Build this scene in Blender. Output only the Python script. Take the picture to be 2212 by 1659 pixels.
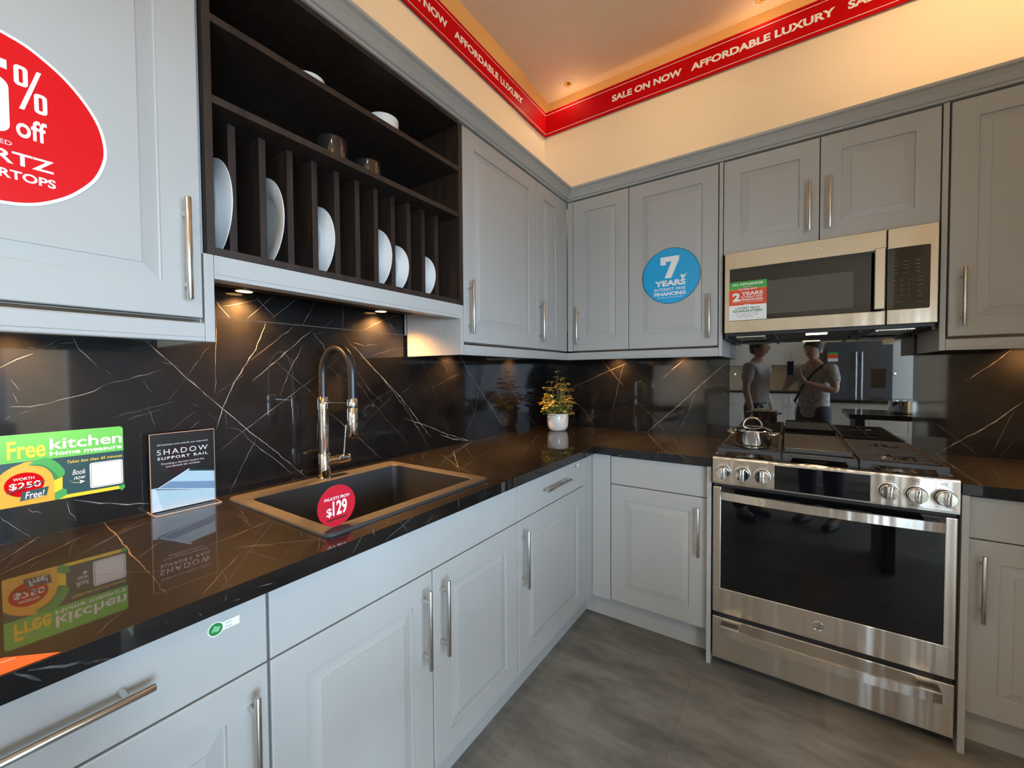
import bpy, bmesh, math, random
from mathutils import Vector, Matrix
random.seed(7)
for o in list(bpy.data.objects): bpy.data.objects.remove(o)
SC = bpy.context.scene
COL = SC.collection
PI = math.pi

# ------------------------------------------------------------------ camera
CAM = (1.495, -2.665, 1.3235)
YAW, PITCH, ROLL, FPX = .59565, -.02635, -.0067, 882.2
fw = Vector((-math.sin(YAW)*math.cos(PITCH), math.cos(YAW)*math.cos(PITCH), math.sin(PITCH)))
rt = Vector((math.cos(YAW), math.sin(YAW), 0)); up = rt.cross(fw)
rt, up = math.cos(ROLL)*rt + math.sin(ROLL)*up, -math.sin(ROLL)*rt + math.cos(ROLL)*up
cd = bpy.data.cameras.new('camera'); cam = bpy.data.objects.new('camera', cd); COL.objects.link(cam)
cd.sensor_fit = 'HORIZONTAL'; cd.sensor_width = 36; cd.lens = 36*FPX/2212; cd.clip_start = .01
m = Matrix((rt, up, -fw)).transposed().to_4x4(); m.translation = Vector(CAM); cam.matrix_world = m
SC.camera = cam

# ------------------------------------------------------------------ view, world, lights
SC.view_settings.view_transform = 'Standard'; SC.view_settings.look = 'None'
SC.view_settings.gamma = 1; SC.view_settings.use_curve_mapping = False
SC.view_settings.exposure = 0.10
W = bpy.data.worlds.new('world'); SC.world = W; W.use_nodes = True
W.node_tree.nodes['Background'].inputs[0].default_value = (.8, .9, 1, 1)
W.node_tree.nodes['Background'].inputs[1].default_value = .6
WARM = (1, .46, .135); COOL = (.54, .755, 1.0); SOFT = (1, .80, .55)

def area(name, loc, look, sx, sy, power, col, spread=180):
    d = bpy.data.lights.new(name, 'AREA'); d.shape = 'RECTANGLE'; d.size = sx; d.size_y = sy
    d.energy = power; d.color = col; d.spread = math.radians(spread)
    o = bpy.data.objects.new(name, d); COL.objects.link(o); o.location = loc
    o.rotation_euler = (Vector(look)-Vector(loc)).to_track_quat('-Z', 'Y').to_euler(); return o
def spot(name, loc, look, power, col, angle, blend=.6, rad=.03):
    d = bpy.data.lights.new(name, 'SPOT'); d.energy = power; d.color = col
    d.spot_size = math.radians(angle); d.spot_blend = blend; d.shadow_soft_size = rad
    o = bpy.data.objects.new(name, d); COL.objects.link(o); o.location = loc
    o.rotation_euler = (Vector(look)-Vector(loc)).to_track_quat('-Z', 'Y').to_euler(); return o
ROOM_X, ROOM_Y, CEIL = 7.0, -7.7, 3.36
# daylight through the shop window in the far end wall, and warm ceiling lamps, most of them added out of view
area('daylight_window', (ROOM_X+.05, -4.0, 1.55), (0, -3.2, 1.2), 3.8, 2.3, 1000, COOL)
area('daylight_shopfront', (4.75, -5.72, 1.5), (4.2, 0, .6), 2.45, 2.35, 420, COOL)
LAMPS = [(.188, -.009), (1.352, .0), (2.45, .0), (1.2, -3.8), (2.4, -3.5), (4.4, -2.4), (4.4, -4.4), (1.1, -5.9), (2.7, -6.0), (.9, -2.5), (1.5, -2.3), (2.1, -2.2), (2.35, -1.1), (2.35, -2.1)]
LAMP_POWER = [4, 4, 5, 60, 34, 24, 28, 80, 80, 48, 46, 46, 52, 52]
AIM = {9: (.45, 0, 3.0), 10: (1.35, 0, 3.0), 11: (2.2, 0, 3.0), 12: (0, -.75, 3.0), 13: (0, -1.9, 3.0)}  # added unseen spots, aimed to brighten the upper walls
for i, ((x, y), p) in enumerate(zip(LAMPS, LAMP_POWER)):
    if i in AIM: spot('ceiling_and_added_spot', (x, y, CEIL-.05), AIM[i], p, (1, .72, .42), 42, 1, .04)
    else: spot('ceiling_and_added_spot', (x, y-.02, CEIL-.03), (x, y-.05 if p > 10 else y-.02, 0), p, SOFT, 150, .8, .05)
spot('wall_wash_spot', (2.3, -.75, CEIL-.12), (2.35, 0, 2.95), 16, (1, .66, .30), 100, 1, .05)
area('cove_strip', (1.3, .06, 3.1), (1.3, .06, 4), 2.6, .05, 1.3, WARM)

# ------------------------------------------------------------------ materials
MATS = {}
def mat(name, col, rough=.5, metal=0, spec=.5, emit=None, estr=0, coat=0, ior=None, trans=0, aniso=0):
    if name in MATS: return MATS[name]
    m = bpy.data.materials.new(name); m.use_nodes = True; b = m.node_tree.nodes['Principled BSDF']
    b.inputs['Base Color'].default_value = (*col, 1); b.inputs['Roughness'].default_value = rough
    b.inputs['Metallic'].default_value = metal; b.inputs['Specular IOR Level'].default_value = spec
    b.inputs['Coat Weight'].default_value = coat; b.inputs['Transmission Weight'].default_value = trans
    b.inputs['Anisotropic'].default_value = aniso
    if ior: b.inputs['IOR'].default_value = ior
    if emit: b.inputs['Emission Color'].default_value = (*emit, 1); b.inputs['Emission Strength'].default_value = estr
    MATS[name] = m; return m
def srgb(r, g, b):
    f = lambda c: (c/255/12.92) if c <= 10.3 else ((c/255+.055)/1.055)**2.4
    return (f(r), f(g), f(b))
def nodes(m): nt = m.node_tree; return nt, nt.nodes['Principled BSDF']
def noise_bump(m, scale, strength, dist=.001, detail=4):
    nt, b = nodes(m); tc = nt.nodes.new('ShaderNodeTexCoord'); n = nt.nodes.new('ShaderNodeTexNoise')
    n.inputs['Scale'].default_value = scale; n.inputs['Detail'].default_value = detail
    bp = nt.nodes.new('ShaderNodeBump'); bp.inputs['Strength'].default_value = strength; bp.inputs['Distance'].default_value = dist
    nt.links.new(tc.outputs['Object'], n.inputs['Vector']); nt.links.new(n.outputs['Fac'], bp.inputs['Height'])
    nt.links.new(bp.outputs['Normal'], b.inputs['Normal'])
def noise_color(m, c1, c2, scale, vscale=(1, 1, 1), detail=6, lo=.35, hi=.65, rough=None):
    nt, b = nodes(m); tc = nt.nodes.new('ShaderNodeTexCoord'); mp = nt.nodes.new('ShaderNodeMapping')
    mp.inputs['Scale'].default_value = vscale; n = nt.nodes.new('ShaderNodeTexNoise')
    n.inputs['Scale'].default_value = scale; n.inputs['Detail'].default_value = detail; n.inputs['Roughness'].default_value = .62
    r = nt.nodes.new('ShaderNodeValToRGB'); r.color_ramp.elements[0].position = lo; r.color_ramp.elements[1].position = hi
    r.color_ramp.elements[0].color = (*c1, 1); r.color_ramp.elements[1].color = (*c2, 1)
    nt.links.new(tc.outputs['Object'], mp.inputs['Vector']); nt.links.new(mp.outputs['Vector'], n.inputs['Vector'])
    nt.links.new(n.outputs['Fac'], r.inputs['Fac']); nt.links.new(r.outputs['Color'], b.inputs['Base Color'])
    if rough:
        mr = nt.nodes.new('ShaderNodeMapRange'); mr.inputs['To Min'].default_value = rough[0]; mr.inputs['To Max'].default_value = rough[1]
        nt.links.new(n.outputs['Fac'], mr.inputs['Value']); nt.links.new(mr.outputs['Result'], b.inputs['Roughness'])
    return m

M_CAB = mat('painted_cabinet', (.42, .417, .398), .42); noise_bump(M_CAB, 400, .03)
M_CABEDGE = mat('cabinet_shadow_gap', (.03, .03, .035), .8)
M_WOOD = mat('dark_wood_grain', (.03, .02, .015), .55); noise_color(M_WOOD, (.007, .004, .0025), (.036, .020, .012), 14, (3, 3, .25), 8, .3, .7)
M_STONE = mat('black_marble', (.008, .008, .009), .5, spec=.12, coat=.8)
M_STONE.node_tree.nodes['Principled BSDF'].inputs['Coat Roughness'].default_value = .05
noise_color(M_STONE, (.0022, .0022, .0025), (.0095, .009, .0092), 7, (1, 1, 1), 8, .35, .75, (.40, .58))
M_TOP = mat('polished_worktop', (.008, .008, .009), .5, spec=.15, coat=.8)
M_TOP.node_tree.nodes['Principled BSDF'].inputs['Coat Roughness'].default_value = .025
noise_color(M_TOP, (.003, .0026, .0023), (.011, .0088, .0075), 7, (1, 1, 1), 8, .35, .75, (.42, .56))
M_VEIN = mat('marble_vein', (.50, .47, .43), .3); noise_color(M_VEIN, (.04, .038, .035), (.36, .335, .30), 22, (1, 1, 1), 3, .3, .62)
M_TVEIN = mat('worktop_vein', (.2, .18, .15), .3); noise_color(M_TVEIN, (.03, .027, .023), (.26, .22, .18), 22, (1, 1, 1), 3, .3, .62)
M_FINE = mat('fine_marble_vein', (.16, .15, .14), .3); noise_color(M_FINE, (.012, .0115, .011), (.16, .15, .14), 26, (1, 1, 1), 3, .35, .65)
M_WALL = mat('wall_paint', srgb(250, 231, 204), .75); noise_bump(M_WALL, 250, .05)
M_UPWALL = mat('cove_glow_wall', srgb(228, 180, 116), .8)  # ochre stands for the warm cove light, painted into the wall colour
M_CEIL = mat('ceiling_paint', srgb(240, 230, 216), .85)
M_STEEL = mat('brushed_steel', (.56, .52, .47), .30, 1, aniso=.85)
nt, b = nodes(M_STEEL); tg = nt.nodes.new('ShaderNodeTangent'); tg.direction_type = 'RADIAL'; tg.axis = 'Z'; nt.links.new(tg.outputs[0], b.inputs['Tangent']); b.inputs['Anisotropic Rotation'].default_value = .25
M_STEELW = mat('warm_reflection_steel', (.43, .385, .32), .26, 1)  # tan base colour paints in the reflection of the warm room
for m_, st in ((M_STEEL, .55), (M_STEELW, .22)):      # sheet-metal waviness, vertical bands
    nt, b = nodes(m_); tc = nt.nodes.new('ShaderNodeTexCoord'); mp = nt.nodes.new('ShaderNodeMapping'); mp.inputs['Scale'].default_value = (1, .15, .06)
    nz = nt.nodes.new('ShaderNodeTexNoise'); nz.inputs['Scale'].default_value = 11; nz.inputs['Detail'].default_value = 2
    bp = nt.nodes.new('ShaderNodeBump'); bp.inputs['Strength'].default_value = st; bp.inputs['Distance'].default_value = .02
    for a_, b_ in ((tc.outputs['Object'], mp.inputs['Vector']), (mp.outputs['Vector'], nz.inputs['Vector']), (nz.outputs['Fac'], bp.inputs['Height']), (bp.outputs['Normal'], b.inputs['Normal'])): nt.links.new(a_, b_)
M_STEELH = mat('satin_nickel', (.62, .60, .56), .25, 1)
M_CHROME = mat('polished_chrome', (.80, .78, .74), .05, 1)
M_BLACKGL = mat('black_glass', (.004, .004, .005), .03, spec=.45)
M_BLACK = mat('black_plastic', (.012, .012, .013), .4)
M_RUBBER = mat('black_rubber', (.012, .012, .012), .38)
M_IRON = mat('cast_iron', (.045, .042, .039), .42); noise_bump(M_IRON, 600, .15)
M_SINK = mat('granite_composite', (.009, .0088, .009), .66, spec=1.0)
M_CHINA = mat('white_china', (.80, .80, .78), .10)
M_SMOKE = mat('smoked_glass', (.10, .085, .075), .06, .8)
M_WHITE = mat('white_print', (.86, .85, .82), .4)
M_RED = mat('red_print', srgb(196, 8, 16), .5, spec=.05)
M_REDEGG = mat('red_vinyl', srgb(214, 22, 28), .3, spec=.25)
M_REDDISC = mat('coral_print', srgb(184, 30, 46), .35, spec=.25)
M_BLUE = mat('blue_vinyl', srgb(18, 166, 222), .25)
M_NAVY = mat('dark_teal_print', srgb(18, 62, 78), .35)
M_GREEN = mat('lime_print', srgb(98, 196, 72), .35)
M_MGREEN = mat('mid_green_print', srgb(62, 165, 70), .35)
M_DGREEN = mat('deep_green_print', srgb(42, 128, 58), .35)
M_PETROL = mat('petrol_print', srgb(12, 62, 62), .35)
M_YELLOW = mat('yellow_print', srgb(250, 212, 22), .35)
M_AMBER = mat('amber_print', srgb(246, 178, 28), .35)
M_ORANGE = mat('orange_print', srgb(255, 98, 34), .4)
M_VERM = mat('vermilion_print', srgb(222, 74, 36), .4)
M_PRINTG = mat('forest_print', srgb(36, 112, 62), .4)
M_BROWN = mat('maroon_print', srgb(92, 26, 30), .4)
M_PBLACK = mat('black_print', (.012, .012, .013), .3)
M_PBLUE1 = mat('pale_blue_print', srgb(196, 218, 226), .35)
M_PBLUE2 = mat('steel_blue_print', srgb(132, 160, 186), .35)
M_PBLUE3 = mat('white_blue_print', srgb(224, 234, 244), .35)
M_GREYP = mat('grey_print', srgb(96, 92, 86), .5)
M_ACRYL = mat('clear_acrylic', (.95, .95, .95), .02)
nt, b = nodes(M_ACRYL); tr = nt.nodes.new('ShaderNodeBsdfTransparent'); gl = nt.nodes.new('ShaderNodeBsdfGlossy'); gl.inputs['Roughness'].default_value = .02
fr_ = nt.nodes.new('ShaderNodeFresnel'); fr_.inputs['IOR'].default_value = 1.3; mx_ = nt.nodes.new('ShaderNodeMixShader')
tr.inputs[0].default_value = (.97, .96, .95, 1)
for a_, b_ in ((fr_.outputs[0], mx_.inputs[0]), (tr.outputs[0], mx_.inputs[1]), (gl.outputs[0], mx_.inputs[2]), (mx_.outputs[0], nt.nodes['Material Output'].inputs[0])): nt.links.new(a_, b_)
M_GLASSP = mat('tinted_glass_panel', (.01, .01, .011), .015, ior=2.5, spec=.5)
M_GLASSP.node_tree.nodes['Principled BSDF'].inputs['Alpha'].default_value = .62
M_LAMP = mat('lamp_diffuser', (.9, .8, .6), .4, emit=(1, .58, .20), estr=9)
M_LAMPC = mat('ceiling_lamp_diffuser', (.9, .88, .8), .4, emit=(1, .85, .62), estr=7)
M_LEAF = mat('variegated_leaf', (.3, .35, .05), .4); noise_color(M_LEAF, (.08, .16, .025), (.80, .66, .16), 38, (1, 1, 1), 2, .38, .54)
M_STEM = mat('plant_stem', (.20, .22, .08), .5)
M_SOIL = mat('soil', (.02, .014, .01), .9)
M_FRIDGE = mat('slate_fridge', (.05, .06, .075), .3)
M_FAR = mat('far_cabinet_paint', (.62, .63, .62), .45)

# vinyl floor in large stone-look tiles
M_FLOOR = mat('stone_vinyl_floor', (.1, .1, .09), .42, spec=.4)
nt, b = nodes(M_FLOOR)
tc = nt.nodes.new('ShaderNodeTexCoord'); br = nt.nodes.new('ShaderNodeTexBrick')
mp = nt.nodes.new('ShaderNodeMapping'); mp.inputs['Location'].default_value = (.22, .33, 0)
br.inputs['Scale'].default_value = 1; br.inputs['Brick Width'].default_value = .92; br.inputs['Row Height'].default_value = .46
br.inputs['Mortar Size'].default_value = .0012; br.inputs['Color1'].default_value = (.168, .158, .142, 1); br.inputs['Color2'].default_value = (.225, .213, .192, 1)
br.inputs['Mortar'].default_value = (.172, .162, .146, 1)
nz = nt.nodes.new('ShaderNodeTexNoise'); nz.inputs['Scale'].default_value = 3.2; nz.inputs['Detail'].default_value = 9; nz.inputs['Roughness'].default_value = .65
mp2 = nt.nodes.new('ShaderNodeMapping'); mp2.inputs['Scale'].default_value = (1, 2.6, 1)
mr = nt.nodes.new('ShaderNodeMapRange'); mr.inputs['From Min'].default_value = .3; mr.inputs['From Max'].default_value = .7; mr.inputs['To Min'].default_value = .55; mr.inputs['To Max'].default_value = 1.45
mx = nt.nodes.new('ShaderNodeMix'); mx.data_type = 'RGBA'; mx.blend_type = 'MULTIPLY'; mx.inputs[0].default_value = 1
L = nt.links.new
L(tc.outputs['Object'], mp.inputs['Vector']); L(mp.outputs['Vector'], br.inputs['Vector'])
L(tc.outputs['Object'], mp2.inputs['Vector']); L(mp2.outputs['Vector'], nz.inputs['Vector'])
L(nz.outputs['Fac'], mr.inputs['Value']); L(br.outputs['Color'], mx.inputs[6]); L(mr.outputs['Result'], mx.inputs[7])
L(mx.outputs[2], b.inputs['Base Color'])

# ------------------------------------------------------------------ mesh building
FA = lambda u, v, w=0: (w, u, v)          # sink wall: u along the wall towards the corner, v up, w out of the wall
FB = lambda u, v, w=0: (u, -w, v)         # range wall
FZ = lambda u, v, w=0: (u, v, w)          # lying flat
class MB:
    def __init__(s): s.v = []; s.f = []; s.m = []; s.mats = []; s.sm = []
    def mi(s, m):
        if m not in s.mats: s.mats.append(m)
        return s.mats.index(m)
    def add(s, vs, fs, m, smooth=False):
        n = len(s.v); k = s.mi(m); s.v += [tuple(p) for p in vs]
        for f in fs: s.f.append(tuple(n+i for i in f)); s.m.append(k); s.sm.append(smooth)
        return s
    def box(s, x0, x1, y0, y1, z0, z1, m, bev=0, seg=2, fr=None):
        x0, x1 = min(x0, x1), max(x0, x1); y0, y1 = min(y0, y1), max(y0, y1); z0, z1 = min(z0, z1), max(z0, z1)
        bm = bmesh.new(); bmesh.ops.create_cube(bm, size=1)
        for v in bm.verts: v.co = ((x0+x1)/2+v.co.x*(x1-x0), (y0+y1)/2+v.co.y*(y1-y0), (z0+z1)/2+v.co.z*(z1-z0))
        if bev: bmesh.ops.bevel(bm, geom=bm.edges[:], offset=min(bev, .45*min(x1-x0, y1-y0, z1-z0)), segments=seg, affect='EDGES', profile=.5)
        s.bm(bm, m, fr); return s
    def bm(s, bm, m, fr=None, smooth=False):
        bm.verts.index_update(); vs = [tuple(v.co) for v in bm.verts]
        if fr: vs = [fr(*p) for p in vs]
        s.add(vs, [[v.index for v in f.verts] for f in bm.faces], m, smooth); bm.free()
    def fbox(s, fr, u0, u1, v0, v1, w0, w1, m, bev=0, seg=2): return s.box(u0, u1, v0, v1, w0, w1, m, bev, seg, fr)
    def prism(s, pts, w0, w1, m, fr=FZ, side=None):
        n = len(pts); ar = sum(pts[i][0]*pts[(i+1) % n][1]-pts[(i+1) % n][0]*pts[i][1] for i in range(n))
        if ar < 0: pts = pts[::-1]
        vs = [fr(u, v, w0) for u, v in pts]+[fr(u, v, w1) for u, v in pts]
        s.add(vs, [tuple(range(n-1, -1, -1)), tuple(range(n, 2*n))], m)
        s.add(vs, [(i, (i+1) % n, n+(i+1) % n, n+i) for i in range(n)], side or m); return s
    def lathe(s, prof, c, m, seg=32, fr=None, smooth=True):
        fr = fr or (lambda a, b, h: (c[0]+a, c[1]+b, c[2]+h))
        vs = []; fs = []
        for r, h in prof:
            for i in range(seg): a = 2*PI*i/seg; vs.append(fr(r*math.cos(a), r*math.sin(a), h))
        for k in range(len(prof)-1):
            for i in range(seg): j = (i+1) % seg; fs.append((k*seg+i, k*seg+j, (k+1)*seg+j, (k+1)*seg+i))
        if prof[0][0] > 1e-6: fs.append(tuple(range(seg-1, -1, -1)))
        if prof[-1][0] > 1e-6: fs.append(tuple((len(prof)-1)*seg+i for i in range(seg)))
        s.add(vs, fs, m, smooth); return s
    def tube(s, pts, r, m, seg=12, cap=True, smooth=True, closed=False, flat=None):
        pts = [Vector(p) for p in pts]; n = len(pts); rs = r if isinstance(r, (list, tuple)) else [r]*n
        vs = []; fs = []; prev = None
        for i, p in enumerate(pts):
            t = ((pts[(i+1) % n] if closed or i < n-1 else p)-(pts[i-1] if closed or i > 0 else p)).normalized()
            if prev is None:
                a = Vector((0, 0, 1)) if abs(t.z) < .9 else Vector((1, 0, 0)); nrm = (a-t*a.dot(t)).normalized()
            else: nrm = (prev-t*prev.dot(t)).normalized()
            prev = nrm; bn = t.cross(nrm)
            for k in range(seg):
                a = 2*PI*k/seg; vs.append(p+rs[i]*(math.cos(a)*nrm+math.sin(a)*bn*(flat or 1)))
        for i in range(n if closed else n-1):
            j = (i+1) % n
            for k in range(seg): l = (k+1) % seg; fs.append((i*seg+k, i*seg+l, j*seg+l, j*seg+k))
        if cap and not closed: fs.append(tuple(range(seg-1, -1, -1))); fs.append(tuple((n-1)*seg+k for k in range(seg)))
        s.add(vs, fs, m, smooth); return s
    def text(s, t, u0, u1, v0, v1, w, fr, m, bold=0, shear=0, thick=.0002, space=1):
        c = bpy.data.curves.new('t', 'FONT'); c.body = t; c.resolution_u = 4; c.offset = bold; c.shear = shear; c.space_character = space
        o = bpy.data.objects.new('t', c); COL.objects.link(o); bpy.context.view_layer.update()
        me = bpy.data.meshes.new_from_object(o.evaluated_get(bpy.context.evaluated_depsgraph_get()))
        bpy.data.objects.remove(o); bpy.data.curves.remove(c)
        P = [v.co.copy() for v in me.vertices]; F = [tuple(p.vertices) for p in me.polygons]; bpy.data.meshes.remove(me)
        xa, xb = min(p.x for p in P), max(p.x for p in P); ya, yb = min(p.y for p in P), max(p.y for p in P)
        s.add([fr(u0+(p.x-xa)/(xb-xa)*(u1-u0), v0+(p.y-ya)/(yb-ya)*(v1-v0), w+thick) for p in P], F, m); return s
    def veins(s, lines, fr, w, m, base=.00072):
        for ln in lines:
            wd = base
            if isinstance(ln[0], (int, float)): wd = ln[0]; ln = ln[1:]
            pts = []
            for (a, b), (c, d) in zip(ln, ln[1:]):
                n = max(2, int(math.hypot(c-a, d-b)/.018)); L_ = math.hypot(c-a, d-b) or 1
                for i in range(n):
                    t = i/n; j = random.gauss(0, .0011); pts.append((a+(c-a)*t-(d-b)/L_*j, b+(d-b)*t+(c-a)/L_*j))
            pts.append(ln[-1]); vs = []; N = len(pts)
            for i, (x, y) in enumerate(pts):
                p = pts[max(0, i-1)]; q = pts[min(N-1, i+1)]; dx, dy = q[0]-p[0], q[1]-p[1]; l = math.hypot(dx, dy) or 1
                h = wd*random.uniform(.45, 1.05)*min(1, .25+4*min(i, N-1-i)/N)/1.0
                vs += [fr(x-dy/l*h, y+dx/l*h, w), fr(x+dy/l*h, y-dx/l*h, w)]
            s.add(vs, [(2*i, 2*i+1, 2*i+3, 2*i+2) for i in range(N-1)], m)
        return s
    def grid_solid(s, xs, ys, z0, z1, keep, m):
        nx, ny = len(xs), len(ys); vid = {}; vs = []; fs = []
        def V(i, j, k):
            if (i, j, k) not in vid: vid[(i, j, k)] = len(vs); vs.append((xs[i], ys[j], (z0, z1)[k]))
            return vid[(i, j, k)]
        K = lambda i, j: 0 <= i < nx-1 and 0 <= j < ny-1 and keep((xs[i]+xs[i+1])/2, (ys[j]+ys[j+1])/2)
        for i in range(nx-1):
            for j in range(ny-1):
                if not K(i, j): continue
                fs.append((V(i, j, 1), V(i+1, j, 1), V(i+1, j+1, 1), V(i, j+1, 1))); fs.append((V(i, j+1, 0), V(i+1, j+1, 0), V(i+1, j, 0), V(i, j, 0)))
                if not K(i-1, j): fs.append((V(i, j, 0), V(i, j, 1), V(i, j+1, 1), V(i, j+1, 0)))
                if not K(i+1, j): fs.append((V(i+1, j+1, 0), V(i+1, j+1, 1), V(i+1, j, 1), V(i+1, j, 0)))
                if not K(i, j-1): fs.append((V(i+1, j, 0), V(i+1, j, 1), V(i, j, 1), V(i, j, 0)))
                if not K(i, j+1): fs.append((V(i, j+1, 0), V(i, j+1, 1), V(i+1, j+1, 1), V(i+1, j+1, 0)))
        s.add(vs, fs, m); return s

ORG = {}
def put(name, mb, parent=None, label=None, cat=None, group=None, kind=None, origin=None):
    """one mesh object; vertices are given in world coordinates"""
    base = ORG[parent.name] if parent else (Vector(origin) if origin else Vector((0, 0, 0)))
    me = bpy.data.meshes.new(name); me.from_pydata([Vector(p)-base for p in mb.v], [], mb.f)
    for mt in mb.mats: me.materials.append(mt)
    me.polygons.foreach_set('material_index', mb.m); me.polygons.foreach_set('use_smooth', mb.sm); me.update()
    if any(mb.sm):
        try: me.set_sharp_from_angle(angle=math.radians(40))
        except Exception: pass
    o = bpy.data.objects.new(name, me); COL.objects.link(o)
    if parent: o.parent = parent
    else: o.location = base
    ORG[o.name] = base; tag(o, label, cat, group, kind); return o
def tag(o, label=None, cat=None, group=None, kind=None):
    for k, v in (('label', label), ('category', cat), ('group', group), ('kind', kind)):
        if v: o[k] = v
def thing(name, label, cat, loc, group=None):
    o = bpy.data.objects.new(name, None); COL.objects.link(o); o.location = loc; o.empty_display_size = .05
    ORG[o.name] = Vector(loc); tag(o, label, cat, group); return o
def clone(root, loc, label=None):
    def cp(o, par):
        c = o.copy(); COL.objects.link(c); c.parent = par
        for ch in list(o.children): cp(ch, c)
        return c
    r = cp(root, None); r.location = loc; ORG[r.name] = Vector(loc)
    if label: r['label'] = label
    return r
def struct(name, mb): return put(name, mb, kind='structure')

# ------------------------------------------------------------------ the room
b = MB(); b.box(-.15, ROOM_X+.1, ROOM_Y-.1, .2, -.1, 0, M_FLOOR); struct('floor', b)
b = MB(); b.box(-.15, ROOM_X+.1, ROOM_Y-.1, .3, CEIL, CEIL+.1, M_CEIL); struct('ceiling', b)
SIGN0, SIGN1 = 3.049, 3.222
b = MB(); b.box(-.13, -.012, ROOM_Y, .3, 0, SIGN1+.002, M_WALL); b.box(-.13, -.014, ROOM_Y, -.235, SIGN1+.002, CEIL, M_UPWALL)
b.box(-.15, -.03, -.235, .3, SIGN1+.002, CEIL, M_UPWALL)
struct('wall_left', b)
b = MB(); b.box(-.012, 3.0, .012, .05, 0, SIGN1+.002, M_WALL); b.box(-.15, ROOM_X, .105, .2, 0, CEIL, M_UPWALL); struct('wall_back', b)
b = MB(); b.box(2.56, 2.66, -2.06, .012, 0, SIGN1, M_WALL); b.box(2.66, 2.76, -5.6, -.2, 1.72, CEIL, M_WALL); struct('wall_return_and_shade_header', b)  # second box: unseen header added to shade the upper cabinets from daylight
b = MB()
b.box(ROOM_X, ROOM_X+.1, ROOM_Y, .2, 0, .3, M_WALL); b.box(ROOM_X, ROOM_X+.1, ROOM_Y, .2, 2.8, CEIL, M_WALL)
b.box(ROOM_X, ROOM_X+.1, ROOM_Y, -6.1, .3, 2.8, M_WALL); b.box(ROOM_X, ROOM_X+.1, -1.9, .2, .3, 2.8, M_WALL); struct('wall_right', b)
b = MB()
for y in (-6.1, -4.7, -3.3, -1.95): b.box(ROOM_X-.01, ROOM_X+.04, y, y+.05, .3, 2.8, M_WHITE)
for z in (.3, 2.75): b.box(ROOM_X-.01, ROOM_X+.04, -6.1, -1.9, z, z+.05, M_WHITE)
struct('window_1', b)
b = MB(); b.box(-.1, ROOM_X, ROOM_Y-.1, ROOM_Y, 0, CEIL, M_WALL)
for x0, x1, z0, z1 in ((3.35, 3.5, 0, CEIL), (6.0, ROOM_X, 0, CEIL), (3.5, 6.0, 0, .3), (3.5, 6.0, 2.75, CEIL)): b.box(x0, x1, -5.70, -5.60, z0, z1, M_WALL)
struct('wall_front', b)
b = MB()
for x in (3.5, 4.3, 5.15, 5.95): b.box(x, x+.05, -5.69, -5.63, .3, 2.75, M_WHITE)
for z in (.3, 2.70): b.box(3.5, 6.0, -5.69, -5.63, z, z+.05, M_WHITE)
struct('window_2', b)

# ------------------------------------------------------------------ cabinet parts
def door_mesh(fr, u0, u1, v0, v1, w, flat=False, t=.02, m=M_CAB, g=.074):
    b = MB()
    if flat: rings = [(0, -t), (0, -.0025), (.0008, -.0008), (.0025, 0)]
    else: rings = [(0, -t), (0, -.0025), (.0008, -.0008), (.0025, 0), (g, 0), (g+.0010, -.0065), (g+.004, -.0072), (g+.034, -.0016), (g+.0346, 0)]
    vs = []; fs = []
    for i, d in rings: vs += [fr(u0+i, v0+i, w+d), fr(u1-i, v0+i, w+d), fr(u1-i, v1-i, w+d), fr(u0+i, v1-i, w+d)]
    for k in range(len(rings)-1):
        for i in range(4): j = (i+1) % 4; fs.append((4*k+i, 4*k+j, 4*k+4+j, 4*k+4+i))
    n = 4*(len(rings)-1); fs += [(3, 2, 1, 0), (n, n+1, n+2, n+3)]
    b.add(vs, fs, m); return b
def bar_handle(fr, u, v, w, vert=True, length=.228, gap=.16):
    b = MB(); h = length/2; e = lambda s, q: fr(u, v+s, w+q) if vert else fr(u+s, v, w+q)
    b.tube([e(-h, .034), e(-h+.0015, .034), e(h-.0015, .034), e(h, .034)], [.0055, .0064, .0064, .0055], M_STEELH, 14)
    for s in (-gap/2, gap/2): b.tube([e(s, -.0005), e(s, .032)],   .0054, M_STEELH, 12)
    return b
def front(par, fr, u0, u1, v0, v1, w, hnd=None, flat=False, name='door', g=.002):
    d = put(name, door_mesh(fr, u0+g, u1-g, v0+g, v1-g, w, flat), par)
    if hnd: put('handle', bar_handle(fr, *hnd[:2], w, *hnd[2:]), d)
    return d
ZB0, ZB1, ZD, ZT0, ZT = .133, .892, .745, .899, .937
WB = .63                                   # face of the base fronts
def base_body(fr, u0, u1, par, w1=WB-.022, top=ZT0):
    b = MB(); b.fbox(fr, u0, u1, ZB0-.003, top-.002, .014, w1, M_CAB); b.fbox(fr, u0+.002, u1-.002, ZB0, top-.004, w1, w1+.0012, M_CABEDGE)
    return put('carcass', b, par)
def wall_body(fr, u0, u1, v0, v1, par, w1=.324):
    b = MB(); b.fbox(fr, u0, u1, v0, v1, .004, w1, M_CAB); b.fbox(fr, u0+.001, u1-.001, v0+.001, v1-.001, w1, w1+.001, M_CABEDGE)
    return put('carcass', b, par)
UB, UT, UW = 1.457, 2.374, .346

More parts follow.
